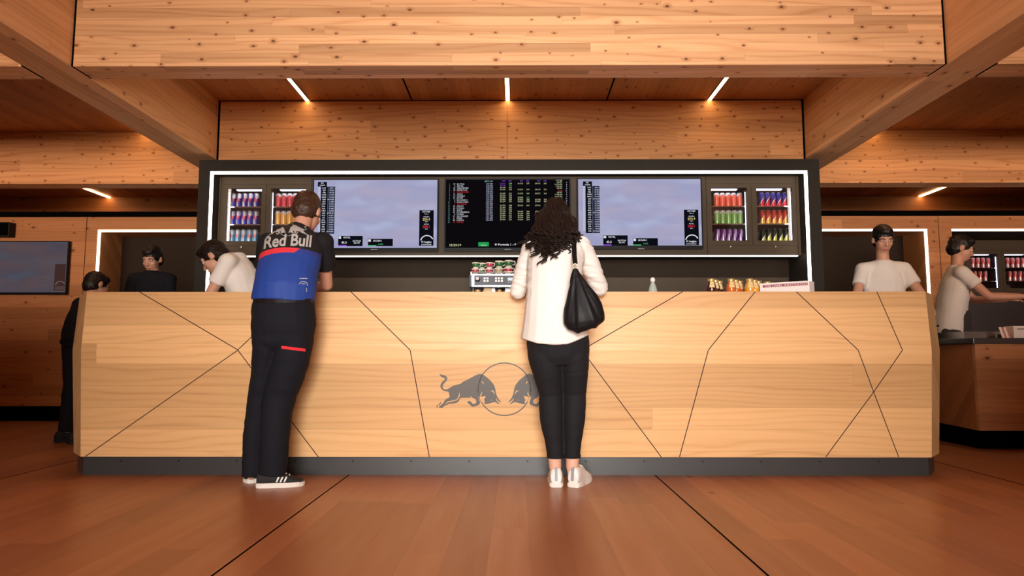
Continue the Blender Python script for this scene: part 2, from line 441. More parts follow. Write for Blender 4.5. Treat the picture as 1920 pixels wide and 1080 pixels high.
for px, lab in ((276, 'ceiling light line in the bay beyond the beam on the TV side'), (1634, 'ceiling light line in the bay beyond the beam on the kitchen side')):
    x = X(px, Y4, 245)
    led('linear_light', lab, x - .016, x + .016, Y2 + .1, Y4 - .004, ZC - .010, ZC - .003, M['led_warm'], 'light lines in the side bays')
for px, lab in ((205, 'far light line before the dark wall over the wall TV'), (1725, 'far light line before the dark wall over the kitchen')):
    x = X(px, Y5, 367)
    led('linear_light', lab, x - .018, x + .018, 8.2, Y5 - .004, ZC - .012, ZC - .003, M['led_warm'], 'light lines by the far wall')
w = .022
led('edge_light', 'white vertical light line at the alcove beside the wall TV', XA0 + .001, XA0 + w, YW - .004, YW + .02, 0, ZA - w, M['led_dim'])
led('edge_light', 'white horizontal light line over the alcove beside the wall TV', XA0 + .001, -1.8, YW - .004, YW + .02, ZA - w, ZA - .001, M['led_dim'])
led('edge_light', 'white vertical light line at the alcove behind the counter end near the kitchen', XA1 - w, XA1 - .001, YW - .004, YW + .02, 0, ZA - w, M['led_dim'])
led('edge_light', 'white horizontal light line over the alcove near the kitchen', 1.8, XA1 - .001, YW - .004, YW + .02, ZA - w, ZA - .001, M['led_dim'])
led('edge_light', 'white horizontal light line over the kitchen opening', XO + .001, 9.3, YW - .004, YW + .02, ZA - w, ZA - .001, M['led_dim'])

# ================================================================ the counter
YCR, YTO, YBO = 4.10, 4.13, 4.16
def face_pt(px, py, off=0.0):
    """point of the counter front (two tilted planes that meet in the crease) at this pixel"""
    up = py < 656.5
    a = V((0, YCR, ZCR)); b = V((0, YTO, ZTO)) if up else V((0, YBO, ZBO))
    n = (b - a).cross(V((1, 0, 0))); n.normalize()
    if n.y > 0: n = -n
    return atp(px, py, a, n) + n * off
ZCR, ZTO, ZBO = Z(656, YCR), Z(547, YTO), Z(857, YBO)
CY1 = 4.80                                            # back of the counter
cxl = [X(163, YTO, 547), X(152, YCR, 656), X(151, YBO, 857)]
cxr = [X(1735, YTO, 547), X(1747, YCR, 656), X(1747, YBO, 857)]
DO = .21
oxl = [X(150, YTO + DO, 553), X(136, YCR + DO, 655), X(138, YBO + DO * .8, 850)]
oxr = [X(1748, YTO + DO, 553), X(1762, YCR + DO, 655), X(1761, YBO + DO * .8, 850)]
ys, zs = [YTO, YCR, YBO], [ZTO, ZCR, ZBO]
yo = [YTO + DO, YCR + DO, YBO + DO * .8]
counter = thing('bar_counter', 'long faceted oak service counter with dark plinth and charging bulls emblem', 'counter', ((cxl[0] + cxr[0]) / 2, 4.4, 0))
bm = B()
fr_l = [bm.verts.new((cxl[i], ys[i], zs[i])) for i in range(3)]
fr_r = [bm.verts.new((cxr[i], ys[i], zs[i])) for i in range(3)]
for i in (0, 1): bm.faces.new((fr_l[i], fr_l[i + 1], fr_r[i + 1], fr_r[i]))
bk_l = [bm.verts.new((cxl[i], ys[i] + .03, zs[i])) for i in range(3)]; bk_r = [bm.verts.new((cxr[i], ys[i] + .03, zs[i])) for i in range(3)]
for i in (0, 1): bm.faces.new((bk_r[i], bk_r[i + 1], bk_l[i + 1], bk_l[i]))
bm.faces.new((fr_l[0], fr_r[0], bk_r[0], bk_l[0])); bm.faces.new((fr_r[2], fr_l[2], bk_l[2], bk_r[2]))
for i in (0, 1):
    bm.faces.new((fr_l[i], bk_l[i], bk_l[i + 1], fr_l[i + 1])); bm.faces.new((fr_r[i], fr_r[i + 1], bk_r[i + 1], bk_r[i]))
obj('front_panel', bm, M['oak'], counter)
for cx, ox in ((cxl, oxl), (cxr, oxr)):
    bm = B()
    a = [bm.verts.new((cx[i], ys[i], zs[i])) for i in range(3)]; b = [bm.verts.new((ox[i], yo[i], zs[i])) for i in range(3)]
    c = [bm.verts.new((ox[i], CY1, zs[i])) for i in range(3)]
    for i in (0, 1):
        bm.faces.new((a[i], a[i + 1], b[i + 1], b[i])); bm.faces.new((b[i], b[i + 1], c[i + 1], c[i]))
    ctr = V(((cx[0] + ox[0]) / 2, CY1, 0)); inset = -.03 if ox[0] > 0 else .03
    a2 = [bm.verts.new((cx[i] + inset, ys[i] + .035, zs[i])) for i in range(3)]; b2 = [bm.verts.new((ox[i] + inset, yo[i], zs[i])) for i in range(3)]
    c2 = [bm.verts.new((ox[i] + inset, CY1, zs[i])) for i in range(3)]
    for i in (0, 1):
        bm.faces.new((a2[i], b2[i], b2[i + 1], a2[i + 1])); bm.faces.new((b2[i], c2[i], c2[i + 1], b2[i + 1]))
    for i in (0, 2):
        bm.faces.new((a[i], b[i], b2[i], a2[i])); bm.faces.new((b[i], c[i], c2[i], b2[i]))
    for i in (0, 1): bm.faces.new((a[i], a2[i], a2[i + 1], a[i + 1])); bm.faces.new((c[i], c[i + 1], c2[i + 1], c2[i]))
    obj('end_panel', bm, M['oak_end'], counter)
bm = B()
prism(bm, [(cxl[0] + .02, YTO + .03, ZTO - .04), (cxr[0] - .02, YTO + .03, ZTO - .04), (oxr[0] - .03, yo[0], ZTO - .04), (oxr[0] - .03, CY1, ZTO - .04), (oxl[0] + .03, CY1, ZTO - .04), (oxl[0] + .03, yo[0], ZTO - .04)], (0, 0, .0395))
obj('counter_top', bm, M['oak'], counter)
YP = YBO + .05
pxl, pxr = X(156, YP, 875), X(1741, YP, 875); pol, por = X(145, YP + .16, 875), X(1752, YP + .16, 875)
bm = B()
prism(bm, [(pxl, YP, 0), (pxr, YP, 0), (por, YP + .16, 0), (por, CY1 - .05, 0), (pol, CY1 - .05, 0), (pol, YP + .16, 0)], (0, 0, ZBO + .01))
obj('plinth', bm, M['plinth'], counter)
bm = B()
for x in [-2.4 + .3525 * i for i in range(14)]: lathe(bm, [(.0, 0), (.006, 0), (.006, .0012)], (x, YP - .0002, .082), 10, 'Y')
obj('plinth_screws', bm, M['plastic'], counter)['kind'] = 'stuff'
boxo('back_panel', M['recess'], oxl[0] + .04, oxr[0] - .04, CY1 - .04, CY1, .1, ZTO - .041, counter)
# thin grooves between the facets
def groove(pts, w=.0052):
    bm = B(); q = []
    for i in range(len(pts) - 1):
        (x0, y0), (x1, y1) = pts[i], pts[i + 1]
        mid = (y0 + y1) / 2
        f = (lambda px, py: face_pt(px, py if mid > 656 else min(py, 656.4), .0006)) if mid < 656 else (lambda px, py: face_pt(px, max(py, 656.6), .0006))
        p, r = f(x0, y0), f(x1, y1); d = (r - p).normalized(); s = d.cross(V((0, 1, 0))).normalized() * (w / 2)
        a = [bm.verts.new(v) for v in (p - s, p + s, r + s, r - s)]; bm.faces.new(a)
    return bm
G = [[(261, 547), (446, 656), (597, 857)], [(446, 656), (160, 856)], [(446, 656), (562, 547)], [(658, 547), (769, 656.5), (805, 857)],
     [(1280, 547), (1091, 656.5), (1240, 857)], [(1416, 547), (1328, 656.5), (1274, 857)], [(1493, 547), (1609, 656.5), (1638, 735), (1685, 857)], [(1644, 547), (1692, 656.5), (1638, 735), (1548, 857)]]
for g in G: obj('groove', groove(g), plain('groove_dark', (.03, .013, .006), .8) if 'groove_dark' not in bpy.data.materials else bpy.data.materials['groove_dark'], counter)

# the emblem: two charging bulls before a ring
BULL = [(188,312),(215,328),(262,336),(292,358),(300,386),(284,422),(250,455),(230,495),(234,525),(258,543),(300,540),(345,512),(380,488),(430,475),(490,460),(530,425),(580,405),(620,383),(680,350),(740,321),(790,315),(830,335),(880,373),(930,420),(975,478),(992,530),(1003,600),(1022,650),(1050,695),(1088,726),(1058,722),(1022,698),(1000,660),(1002,692),(1030,725),(1066,756),(1035,750),(990,722),(945,732),(900,746),(848,757),(832,745),(842,712),(828,690),(862,634),(795,648),(770,640),(745,650),(760,690),(775,735),(760,762),(720,778),(672,795),(645,785),(625,760),(592,735),(588,712),(620,708),(650,725),(665,752),(700,750),(718,730),(715,700),(690,680),(655,660),(632,662),(480,662),(474,700),(440,735),(380,745),(320,750),(285,770),(255,775),(235,805),(185,812),(175,795),(205,770),(245,735),(265,690),(300,672),(335,650),(325,610),(318,572),(270,570),(225,550),(198,510),(200,470),(225,430),(262,400),(262,378),(225,368),(195,345)]
HOOF = [[(145,770),(160,760),(160,800),(142,806)], [(168,768),(202,720),(213,728),(182,776)]]
CUTS = [[(797,420),(812,440),(818,466)], [(797,575),(790,615),(768,642)], [(473,590),(470,640),(440,690),(375,708),(305,722),(268,752)], [(932,572),(948,556),(966,574),(982,612)], [(925,700),(948,690)], [(632,640),(650,664),(695,684),(718,712)], [(770,650),(782,690),(802,725)]]
def ring_pts(c, r, n=96): return [(c[0] + r * math.cos(2 * math.pi * i / n), c[1] + r * math.sin(2 * math.pi * i / n)) for i in range(n)]
def poly(bm, pts, f):
    vs = [bm.verts.new(f(u, v)) for u, v in pts]
    es = [bm.edges.new((vs[i], vs[(i + 1) % len(vs)])) for i in range(len(vs))]
    bmesh.ops.triangle_fill(bm, use_beauty=True, edges=es)
def stroke(bm, pts, w, f):
    L, R = [], []
    for i, p in enumerate(pts):
        a, b = pts[max(i - 1, 0)], pts[min(i + 1, len(pts) - 1)]
        d = V((b[0] - a[0], b[1] - a[1])).normalized(); n = V((-d.y, d.x)) * (w / 2 * (1 if 0 < i < len(pts) - 1 else .4))
        L.append(bm.verts.new(f(p[0] + n.x, p[1] + n.y))); R.append(bm.verts.new(f(p[0] - n.x, p[1] - n.y)))
    for i in range(len(pts) - 1): bm.faces.new((L[i], L[i + 1], R[i + 1], R[i]))
def smooth_poly(pts, it=1):
    for _ in range(it):
        out = []
        for i in range(len(pts)):
            a, b = pts[i], pts[(i + 1) % len(pts)]
            out += [(a[0] * .78 + b[0] * .22, a[1] * .78 + b[1] * .22), (a[0] * .22 + b[0] * .78, a[1] * .22 + b[1] * .78)]
        pts = out
    return pts
def emblem(f, bm, bm2):
    """f maps crop coordinates onto the surface; second argument lifts"""
    for mir in (False, True):
        g = (lambda u, v: f(2258 - u, v, 0)) if mir else (lambda u, v: f(u, v, 0))
        g2 = (lambda u, v: f(2258 - u, v, 1)) if mir else (lambda u, v: f(u, v, 1))
        poly(bm, smooth_poly(BULL), g)
        for h in HOOF: poly(bm, h, g)
        for c in CUTS: stroke(bm2, c, 15, g2)
    a, b = ring_pts((1124, 538), 388), ring_pts((1124, 538), 371)
    for i in range(len(a)):
        j = (i + 1) % len(a); bm.faces.new([bm.verts.new(f(*p, 0)) for p in (a[i], a[j], b[j], b[i])])
b1, b2 = B(), B()
emblem(lambda u, v, k: face_pt(800 + u / 7.7125, 660 + v / 7.7125, .0007 + .0004 * k), b1, b2)
n1 = len(b1.faces); tmp = bpy.data.meshes.new('t'); b2.to_mesh(tmp); b2.free(); b1.from_mesh(tmp); b1.faces.ensure_lookup_table()
for q in range(n1, len(b1.faces)): b1.faces[q].material_index = 1
obj('bull_emblem', b1, [plain('emblem_grey', (.098, .090, .082), .5), M['oak']], counter)
# ================================================================ back bar: surround, panels, light lines
YF, YS, YPN, YR = 5.62, 5.86, 5.80, 6.08
UX0, UX1 = (X(372, YF, 300) + X(365, YF, 547)) / 2, (X(1537, YF, 300) + X(1545, YF, 547)) / 2
IX0, IX1 = (X(394.5, YF, 322) + X(385.5, YF, 545)) / 2, (X(1514.5, YF, 322) + X(1521.5, YF, 545)) / 2
UZ1, IZ1 = Z(299, YF), Z(320.5, YF)
PZ0 = Z(479, YPN)
unit = thing('back_bar_unit', 'dark back bar wall unit with portal frame around screens and fridges', 'wall unit', ((UX0 + UX1) / 2, 6.0, 0))
bm = B()
prism(bm, [(UX0, YF, 0), (IX0, YF, 0), (IX0, YF, IZ1), (IX1, YF, IZ1), (IX1, YF, 0), (UX1, YF, 0), (UX1, YF, UZ1), (UX0, YF, UZ1)], (0, .75, 0))
obj('portal_frame', bm, M['surround'], unit)
boxo('recess_back', M['recess'], IX0, IX1, YR, YR + .05, 0, PZ0 + .03, unit)
boxo('recess_ceiling', M['recess'], IX0, IX1, YPN + .03, YR + .05, PZ0 + .001, PZ0 + .03, unit)
boxo('cabinet_back', M['gap'], IX0, IX1, YR + .35, YR + .37, PZ0, IZ1, unit)
WTZ = .92
boxo('worktop', M['dark_steel'], IX0, IX1, 5.28, YR - .001, WTZ - .04, WTZ, unit, bev=.003)
boxo('splashback', M['olive'], IX0 + .01, IX1 - .01, YR - .012, YR - .001, WTZ, Z(521, YR), unit)
nb = 6
for i in range(nb):
    a = IX0 + (IX1 - IX0) * i / nb; b = IX0 + (IX1 - IX0) * (i + 1) / nb
    boxo('base_door', M['recess'], a + .002, b - .002, 5.31, 5.33, .1, WTZ - .045, unit, bev=.002)
boxo('base_carcass', M['recess'], IX0, IX1, 5.331, YR - .001, .02, WTZ - .041, unit)
def ppanel(x0, x1, y0, y1, name='panel'):
    boxo(name, M['olive'], X(x0, YPN) , X(x1, YPN), YPN, YPN + .02, Z(y1, YPN), Z(y0, YPN), unit, bev=.001)
YB, YT = 478.7, 325.0
zt = IZ1 - .002
def pnl(xa, xb, za, zb): boxo('panel', M['olive'], xa, xb, YPN, YPN + .02, za, zb, unit)
FX = [X(p, YPN, 400) for p in (412.5, 498, 583)], [X(p, YPN, 400) for p in (1325, 1409.5, 1494)]
FZ0, FZ1 = Z(460.5, YPN), Z(345.5, YPN)
zfl = Z(331, YPN); g = .0018
pnl(IX0 + .001, FX[0][0] - g, PZ0, zt); pnl(FX[1][2] + g, IX1 - .001, PZ0, zt)
pnl(FX[0][2] + g, FX[1][0] - g, PZ0, zt)
for fx in FX:
    pnl(fx[0] + g, fx[2] - g, FZ1 + g, zfl - g); pnl(fx[0] + g, fx[2] - g, zfl + g, zt); pnl(fx[0] + g, fx[2] - g, PZ0, FZ0 - g)
lw = .020
led('edge_light', 'bright horizontal light line along the top of the bar portal', IX0 + .0005, IX1 - .0005, YF - .003, YF + .02, IZ1 - lw, IZ1 - .0005, M['led_white'])
led('edge_light', 'bright vertical light line beside the fridge of blue and silver cans', IX0 + .0005, IX0 + lw, YF - .003, YF + .02, WTZ + .001, IZ1 - lw - .001, M['led_white'])
led('edge_light', 'bright vertical light line above the white box on the counter', IX1 - lw, IX1 - .0005, YF - .003, YF + .02, WTZ + .001, IZ1 - lw - .001, M['led_white'])
led('edge_light', 'thin light line under the screens and fridges', IX0 + .03, IX1 - .03, YPN - .002, YPN + .018, PZ0 - .0095, PZ0 - .001, M['led_white'])

# ---------------------------------------------------------------- cans
def can_mat(name, kind, cols):
    t = NT(name); x, y, z = t.sep(t.obco())
    ang = t.math('ARCTAN2', x, t.math('MULTIPLY', y, -1)); u = t.math('DIVIDE', ang, .9); h = t.math('DIVIDE', z, .128)
    met = .55
    if kind == 'quarter':                     # slanted quarters of two colours with a red and yellow mark across the middle
        a = t.math('GREATER_THAN', t.math('ADD', u, t.math('MULTIPLY', t.math('SUBTRACT', h, .5), .35)), 0.0)
        b = t.math('GREATER_THAN', t.math('SUBTRACT', h, t.math('MULTIPLY', u, .12)), .52)
        q = t.math('ABSOLUTE', t.math('SUBTRACT', a, b))
        c = t.mix(q, cols[1], cols[0])
        e = t.math('ADD', t.math('POWER', t.math('MULTIPLY', u, 1.15), 2.0), t.math('POWER', t.math('MULTIPLY', t.math('SUBTRACT', h, .54), 6.0), 2.0))
        ring = t.math('MULTIPLY', t.math('LESS_THAN', e, .8), t.math('GREATER_THAN', t.noise(t.comb(u, h, 0), 9, 2), .47))
        c = t.mix(ring, c, cols[2])
    elif kind == 'split':                     # two colours parted by a slanting line
        b = t.math('GREATER_THAN', t.math('SUBTRACT', h, t.math('MULTIPLY', u, .26)), .48)
        c = t.mix(b, cols[1], cols[0])
        ln = t.math('LESS_THAN', t.math('ABSOLUTE', t.math('SUBTRACT', t.math('SUBTRACT', h, t.math('MULTIPLY', u, .26)), .48)), .035)
        c = t.mix(ln, c, (.8, .8, .8))
    else:                                     # one colour with a fine pale band pattern
        w = t.math('GREATER_THAN', t.math('SINE', t.math('MULTIPLY', u, 16)), .86)
        c = t.mix(t.math('MULTIPLY', w, .45), cols[0], (.85, .85, .85))
        c = t.mix(t.math('GREATER_THAN', t.math('ADD', h, t.math('MULTIPLY', t.math('ABSOLUTE', u), .1)), .88), c, (.75, .75, .75)); met = .35
    t.bsdf(Base_Color=c, Roughness=.32, Metallic=met); return t.m
SIL = (.62, .63, .66)
CAN = {
    'navy': can_mat('can_navy', 'quarter', ((.030, .028, .25), SIL, (.62, .05, .07))),
    'blue': can_mat('can_blue_silver', 'quarter', ((.030, .045, .42), SIL, (.75, .05, .05))),
    'sky': can_mat('can_sky_silver', 'quarter', ((.12, .42, .66), (.66, .68, .72), (.72, .12, .10))),
    'red': can_mat('can_red', 'plain', ((.58, .02, .04),)), 'yellow': can_mat('can_yellow', 'plain', ((.78, .40, .05),)),
    'orange': can_mat('can_orange', 'plain', ((.80, .11, .045),)), 'green': can_mat('can_green', 'plain', ((.20, .42, .09),)),
    'purple': can_mat('can_purple', 'quarter', ((.17, .022, .24), (.50, .42, .58), (.5, .45, .6))),
    'bluered': can_mat('can_blue_red', 'split', ((.035, .035, .26), (.68, .03, .06))),
    'redgold': can_mat('can_red_gold', 'split', ((.42, .035, .02), (.80, .40, .07))),
    'blacklime': can_mat('can_black_lime', 'split', ((.012, .022, .016), (.66, .62, .15))),
    'pink': can_mat('can_pale_red', 'quarter', ((.55, .10, .10), (.7, .55, .55), (.6, .1, .1)))}
def make_can(kind, h=.128, r=.0245):
    bm = lathe(B(), [(.0, .004), (r * .62, .002), (r * .72, 0), (r * .84, .002), (r * .97, .011), (r, .018), (r, h - .018), (r * .96, h - .010), (r * .86, h - .003)], seg=20)
    o = obj('drink_can', bm, CAN[kind], smooth=True)
    bm = lathe(B(), [(r * .87, h - .003), (r * .90, h - .001), (r * .90, h), (r * .84, h), (r * .80, h - .003), (0.001, h - .0034)], seg=20)
    l = obj('can_lid', bm, M['steel'], smooth=True); l.parent = o
    return o
PROTO = {}
ORD = ['first', 'second', 'third', 'fourth', 'fifth', 'sixth', 'seventh']
def put_can(kind, loc, label, group, rz=0):
    if kind not in PROTO: PROTO[kind] = o = make_can(kind)
    else:
        o = PROTO[kind].copy(); COL.objects.link(o)
        for ch in PROTO[kind].children:
            c = ch.copy(); COL.objects.link(c); c.parent = o
    o.location = loc; o.rotation_euler = (0, 0, rz)
    tag(o, label, 'can', group)

def fridge(name_loc, fx0, fx1, z0, z1, gx0, gx1, gz0, gz1, y, led_side, shelves, dim=False, depth=.42):
    """glass-door drinks fridge: cabinet, door with pane and lock, two shelves, light strips"""
    t = thing('drinks_fridge', name_loc, 'fridge', ((fx0 + fx1) / 2, y + depth / 2, z0))
    bm = B()
    prism(bm, [(fx0 + .004, y + .022, z0 + .004), (fx1 - .004, y + .022, z0 + .004), (fx1 - .004, y + .022, gz0 - .012), (fx0 + .004, y + .022, gz0 - .012)], (0, depth, 0))
    box(bm, fx0 + .004, fx1 - .004, y + .022, y + depth, gz1 + .012, z1 - .004)
    box(bm, fx0 + .004, gx0 - .012, y + .022, y + depth, gz0 - .012, gz1 + .012); box(bm, gx1 + .012, fx1 - .004, y + .022, y + depth, gz0 - .012, gz1 + .012)
    box(bm, fx0 + .004, fx1 - .004, y + depth, y + depth + .02, z0 + .004, z1 - .004)
    obj('cabinet', bm, bpy.data.materials.get('fridge_inside') or plain('fridge_inside', (.075, .068, .085), .4), t)
    bm = B()
    for c in ((fx0, fx1, gz1, z1), (fx0, fx1, z0, gz0), (fx0, gx0, gz0, gz1), (gx1, fx1, gz0, gz1)):
        box(bm, c[0] + (.0012 if c[0] == fx0 else 0), c[1] - (.0012 if c[1] == fx1 else 0), y, y + .02, c[2], c[3])
    d = obj('door', bm, M['olive'], t)
    boxo('glass_pane', M['pane'], gx0, gx1, y + .008, y + .012, gz0, gz1, d)
    lx = (fx0 + fx1) / 2
    obj('lock', lathe(B(), [(0, 0), (.010, 0), (.011, .006), (.007, .012), (0, .013)], (lx, y - .001 if dim else y - .0, z0 - .012), 12, 'Y'), M['steel'], t, True)
    for zs in shelves:
        bm = B(); box(bm, gx0 - .010, gx1 + .010, y + .05, y + depth - .01, zs - .006, zs)
        s = obj('shelf', bm, bpy.data.materials.get('fridge_shelf') or plain('fridge_shelf', (.06, .055, .06), .35), t)
        boxo('shelf_edge', M['chrome'], gx0 - .010, gx1 + .010, y + .046, y + .05, zs - .007, zs + .002, s)
    w = (gx1 - gx0)
    if led_side < 0: a, b, v0, v1 = gx0 + w * .20, gx1 + .004, gx0 + .005, gx0 + .0085
    else: a, b, v0, v1 = gx0 - .004, gx1 - w * .22, gx1 - .0085, gx1 - .005
    k = 'led_cool'
    boxo('top_light', M[k], a, b, y + .05, y + .085, gz1 - .006, gz1 + .002, t)
    boxo('side_light', M[k], v0, v1, y + .03, y + .042, gz0 + .010, gz1 - .030, t)
    return t
GL = [(424.5, 489.5), (506.5, 572.5), (1334.5, 1402), (1419.5, 1487)]
NM = ['glass drinks fridge with blue and silver cans, farthest from the screens', 'glass drinks fridge with red and yellow cans beside the cloudy screen',
      'glass drinks fridge with orange, green and purple cans', 'glass drinks fridge with two-coloured cans, above the jars']
FN = ['fridge of blue and silver cans', 'fridge of red and yellow cans', 'fridge of orange, green and purple cans', 'fridge of two-coloured cans']
ROWS = [[('navy', 'dark blue and silver', 5), ('blue', 'blue and silver', 5), ('sky', 'pale blue and silver', 5)],
        [('red', 'red', 5), ('yellow', 'yellow', 5)],
        [('orange', 'orange', 5), ('green', 'green', 5), ('purple', 'purple', 5)],
        [('bluered', 'blue over red', 5), ('redgold', 'red over gold', 5), ('blacklime', 'black over lime', 5)]]
CX0 = [437, 521.5, 1344, 1428.5]
gz0, gz1 = Z(451.5, YPN), Z(352.5, YPN)
SH = [Z(387.5, YPN + .055), Z(420.5, YPN + .055), gz0 - .012 + .0005]
for i in range(4):
    fx = FX[i // 2]; f0, f1 = fx[i % 2], fx[i % 2 + 1]
    fridge(NM[i], f0, f1, FZ0, FZ1, X(GL[i][0], YPN, 400), X(GL[i][1], YPN, 400), gz0, gz1, YPN - .001, -1 if i < 2 else 1, SH[:2])
    YC = YPN + .105
    for r, (kind, words_, n) in enumerate(ROWS[i]):
        shelf = ['top', 'middle', 'bottom'][r]
        for k in range(n):
            px = CX0[i] + 10.75 * k
            put_can(kind, (X(px, YC, 400), YC, SH[r] + .0004), '%s %s can from the left on the %s fridge shelf' % (ORD[k], words_, shelf), '%s cans on the %s shelf' % (words_, shelf), random.uniform(-.25, .25))

# ---------------------------------------------------------------- screens
def em(name, col, s=1.0):
    return bpy.data.materials.get(name) or glow(name, col, s)
def screen_mat(name, dim=1.0, base=((.30, .33, .56), (.36, .35, .50), (.40, .46, .66))):
    t = NT(name); x, y, z = t.sep(t.obco())
    v = t.comb(t.math('MULTIPLY', x, 1.2), 0, t.math('MULTIPLY', z, 4.5))
    n = t.noise(v, 1.5, 2, .5); n2 = t.noise(t.comb(t.math('MULTIPLY', x, 2.0), 3, t.math('MULTIPLY', z, 5)), 1.3, 2)
    c = t.mix(t.step(n, .3, .7), base[0], base[1]); c = t.mix(t.step(n2, .42, .85), c, base[2])
    e = t.node('ShaderNodeEmission', None, Color=c, Strength=dim); t.l.new(e.outputs[0], t.out.inputs[0]); return t.m
M['screen'] = screen_mat('race_screen', 1.0, ((.33, .34, .54), (.40, .37, .52), (.44, .49, .68)))
M['screen_dark'] = screen_mat('race_screen_side', .22, ((.30, .26, .36), (.45, .30, .32), (.30, .36, .50)))
M['screen_black'] = glow('timing_screen', (.004, .003, .004), 1)
WHT, YEL, GRN, PUR, RED, CYA = (em('pix_' + n, c, s) for n, c, s in (('white', (.80, .82, .88), .9), ('yellow', (.80, .85, .50), .8), ('green', (.08, .62, .18), .8), ('purple', (.30, .08, .75), .9), ('red', (.75, .04, .06), .8), ('cyan', (.22, .55, .60), .6)))
BLK, NAV = em('pix_black', (.004, .004, .008)), em('pix_navy', (.022, .026, .06))
def pq(bm, x0, x1, y0, y1, Y):
    q = [at(x, y, Y) for x, y in ((x0, y0), (x1, y0), (x1, y1), (x0, y1))]
    xl, xr, zt_, zb_ = (q[0].x + q[3].x) / 2, (q[1].x + q[2].x) / 2, q[0].z, q[2].z
    bm.faces.new([bm.verts.new(p) for p in ((xl, Y, zb_), (xr, Y, zb_), (xr, Y, zt_), (xl, Y, zt_))])
def ptext(name, body, px, py, hpx, Y, mat, parent, align='LEFT', bold=.012, lead_px=None, sx=1.0):
    p = at(px, py, Y); size = hpx * Y / F / .70
    lead = (lead_px * Y / F) / size if lead_px else 1.0
    return write(name, body, size, p, mat, parent, align, bold, lead, 0, None, sx)
def television(label, x0, x1, y0, y1, Y, smat, ywall, bez=(2.6, 2.6, 6), group=None):
    a, b, c, d = X(x0, Y, 400), X(x1, Y, 400), Z(y1, Y), Z(y0, Y)
    t = thing('television', label, 'screen', ((a + b) / 2, ywall, c), group)
    k = Y / F
    bm = B(); box(bm, a, b, Y + .004, Y + .032, c, d, bev=.004); obj('casing', bm, M['tv_black'], t)
    bm = B(); ix0, ix1, iz0, iz1 = a + bez[0] * k, b - bez[0] * k, c + bez[2] * k, d - bez[1] * k
    for q in ((a, b, iz1, d), (a, b, c, iz0), (a, ix0, iz0, iz1), (ix1, b, iz0, iz1)): box(bm, q[0], q[1], Y, Y + .0039, q[2], q[3])
    obj('bezel', bm, M['tv_black'], t)
    boxo('wall_bracket', M['dark_steel'], (a + b) / 2 - .2, (a + b) / 2 + .2, Y + .0321, ywall - .0005, (c + d) / 2 - .15, (c + d) / 2 + .15, t)
    s = boxo('screen', smat, ix0, ix1, Y + .0021, Y + .0039, iz0, iz1, t)
    return t, s
YTV = YPN - .055
TIMES = ['LAP 1', '18.231', '18.712', '19.774', '19.952', 'OUTLAP', '11.480', '12.710', '12.792', '13.480', '12.484', 'OUTLAP', '12.291', '13.055', '13.702', '13.891', '14.020', '14.241', '14.422', 'OUTLAP']
TLA = 'BOT VET VER HAM MAG GAS LEC KVY RIC RAI GRO ALB RUS SAI HUL NOR GIO PER KUB STR'.split()
def race_graphics(s, ox, oy, side=False):
    """on-screen panels; ox, oy = pixel of the picture's top left corner"""
    Y1_, Y2_ = YTV + .0016, YTV + .0011
    bm = B()
    pq(bm, ox + 8, ox + 25, oy + 4, oy + 12.5, Y1_); pq(bm, ox + 13, ox + 26, oy + 12.5, oy + 101, Y1_)
    tw = obj('timing_tower', bm, BLK, s)
    bm = B(); pq(bm, ox + 26.3, ox + 39.5, oy + 12.5, oy + 101, Y1_); obj('gap_column', bm, NAV, s)
    bm = B()
    for i in range(19): pq(bm, ox + 8.3, ox + 12.3, oy + 13.2 + i * 4.43, oy + 16.6 + i * 4.43, Y1_)
    obj('team_badges', bm, em('pix_badge', (.62, .66, .80), .8), s)['kind'] = 'stuff'
    ptext('lettering', 'FP1\n1:22:06', ox + 16.5, oy + 7.6, 2.6, Y2_, WHT, tw, 'CENTER', .02, 3.9)
    ptext('lettering', '\n'.join(TLA), ox + 20, oy + 16.4, 2.5, Y2_, WHT, tw, 'CENTER', .02, 4.43)
    ptext('lettering', '\n'.join(TIMES), ox + 38.8, oy + 16.4, 2.4, Y2_, WHT, tw, 'RIGHT', .01, 4.43)
    bm = B(); pq(bm, ox + 46, ox + 92, oy + 105, oy + 124.3, Y1_); c1 = obj('driver_panel', bm, BLK, s)
    ptext('lettering', 'VETTEL', ox + 55.5, oy + 109.6, 2.9, Y2_, WHT, c1, 'LEFT', .02)
    ptext('lettering', '43.3', ox + 52, oy + 119.4, 4.2, Y2_, WHT, c1, 'LEFT', .025)
    ptext('lettering', 'BOTTAS\n53.999', ox + 81, oy + 116, 2.9, Y2_, WHT, c1, 'CENTER', .02, 3.9)
    bm = B(); pq(bm, ox + 46, ox + 61.5, oy + 122.2, oy + 124.3, Y2_); obj('sector_bar', bm, PUR, c1)
    bm = B(); pq(bm, ox + 46.8, ox + 51.5, oy + 105.8, oy + 110.4, Y2_); obj('team_badge', bm, WHT, c1)
    bm = B(); pq(bm, ox + 102, ox + 148.5, oy + 110.5, oy + 124.3, Y1_); c2 = obj('driver_panel', bm, BLK, s)
    ptext('lettering', 'LECLERC', ox + 111.5, oy + 115.4, 2.9, Y2_, WHT, c2, 'LEFT', .02)
    ptext('lettering', '-0.171', ox + 125.5, oy + 122, 2.9, Y2_, GRN, c2, 'CENTER', .02)
    bm = B(); pq(bm, ox + 102, ox + 117.5, oy + 122.4, oy + 124.3, Y2_); obj('sector_bar', bm, GRN, c2)
    bm = B(); pq(bm, ox + 102.7, ox + 107.4, oy + 111.3, oy + 115.8, Y2_); obj('team_badge', bm, WHT, c2)
    speed_panel(s, ox + 198, oy + 57, 1.0, Y1_, Y2_)
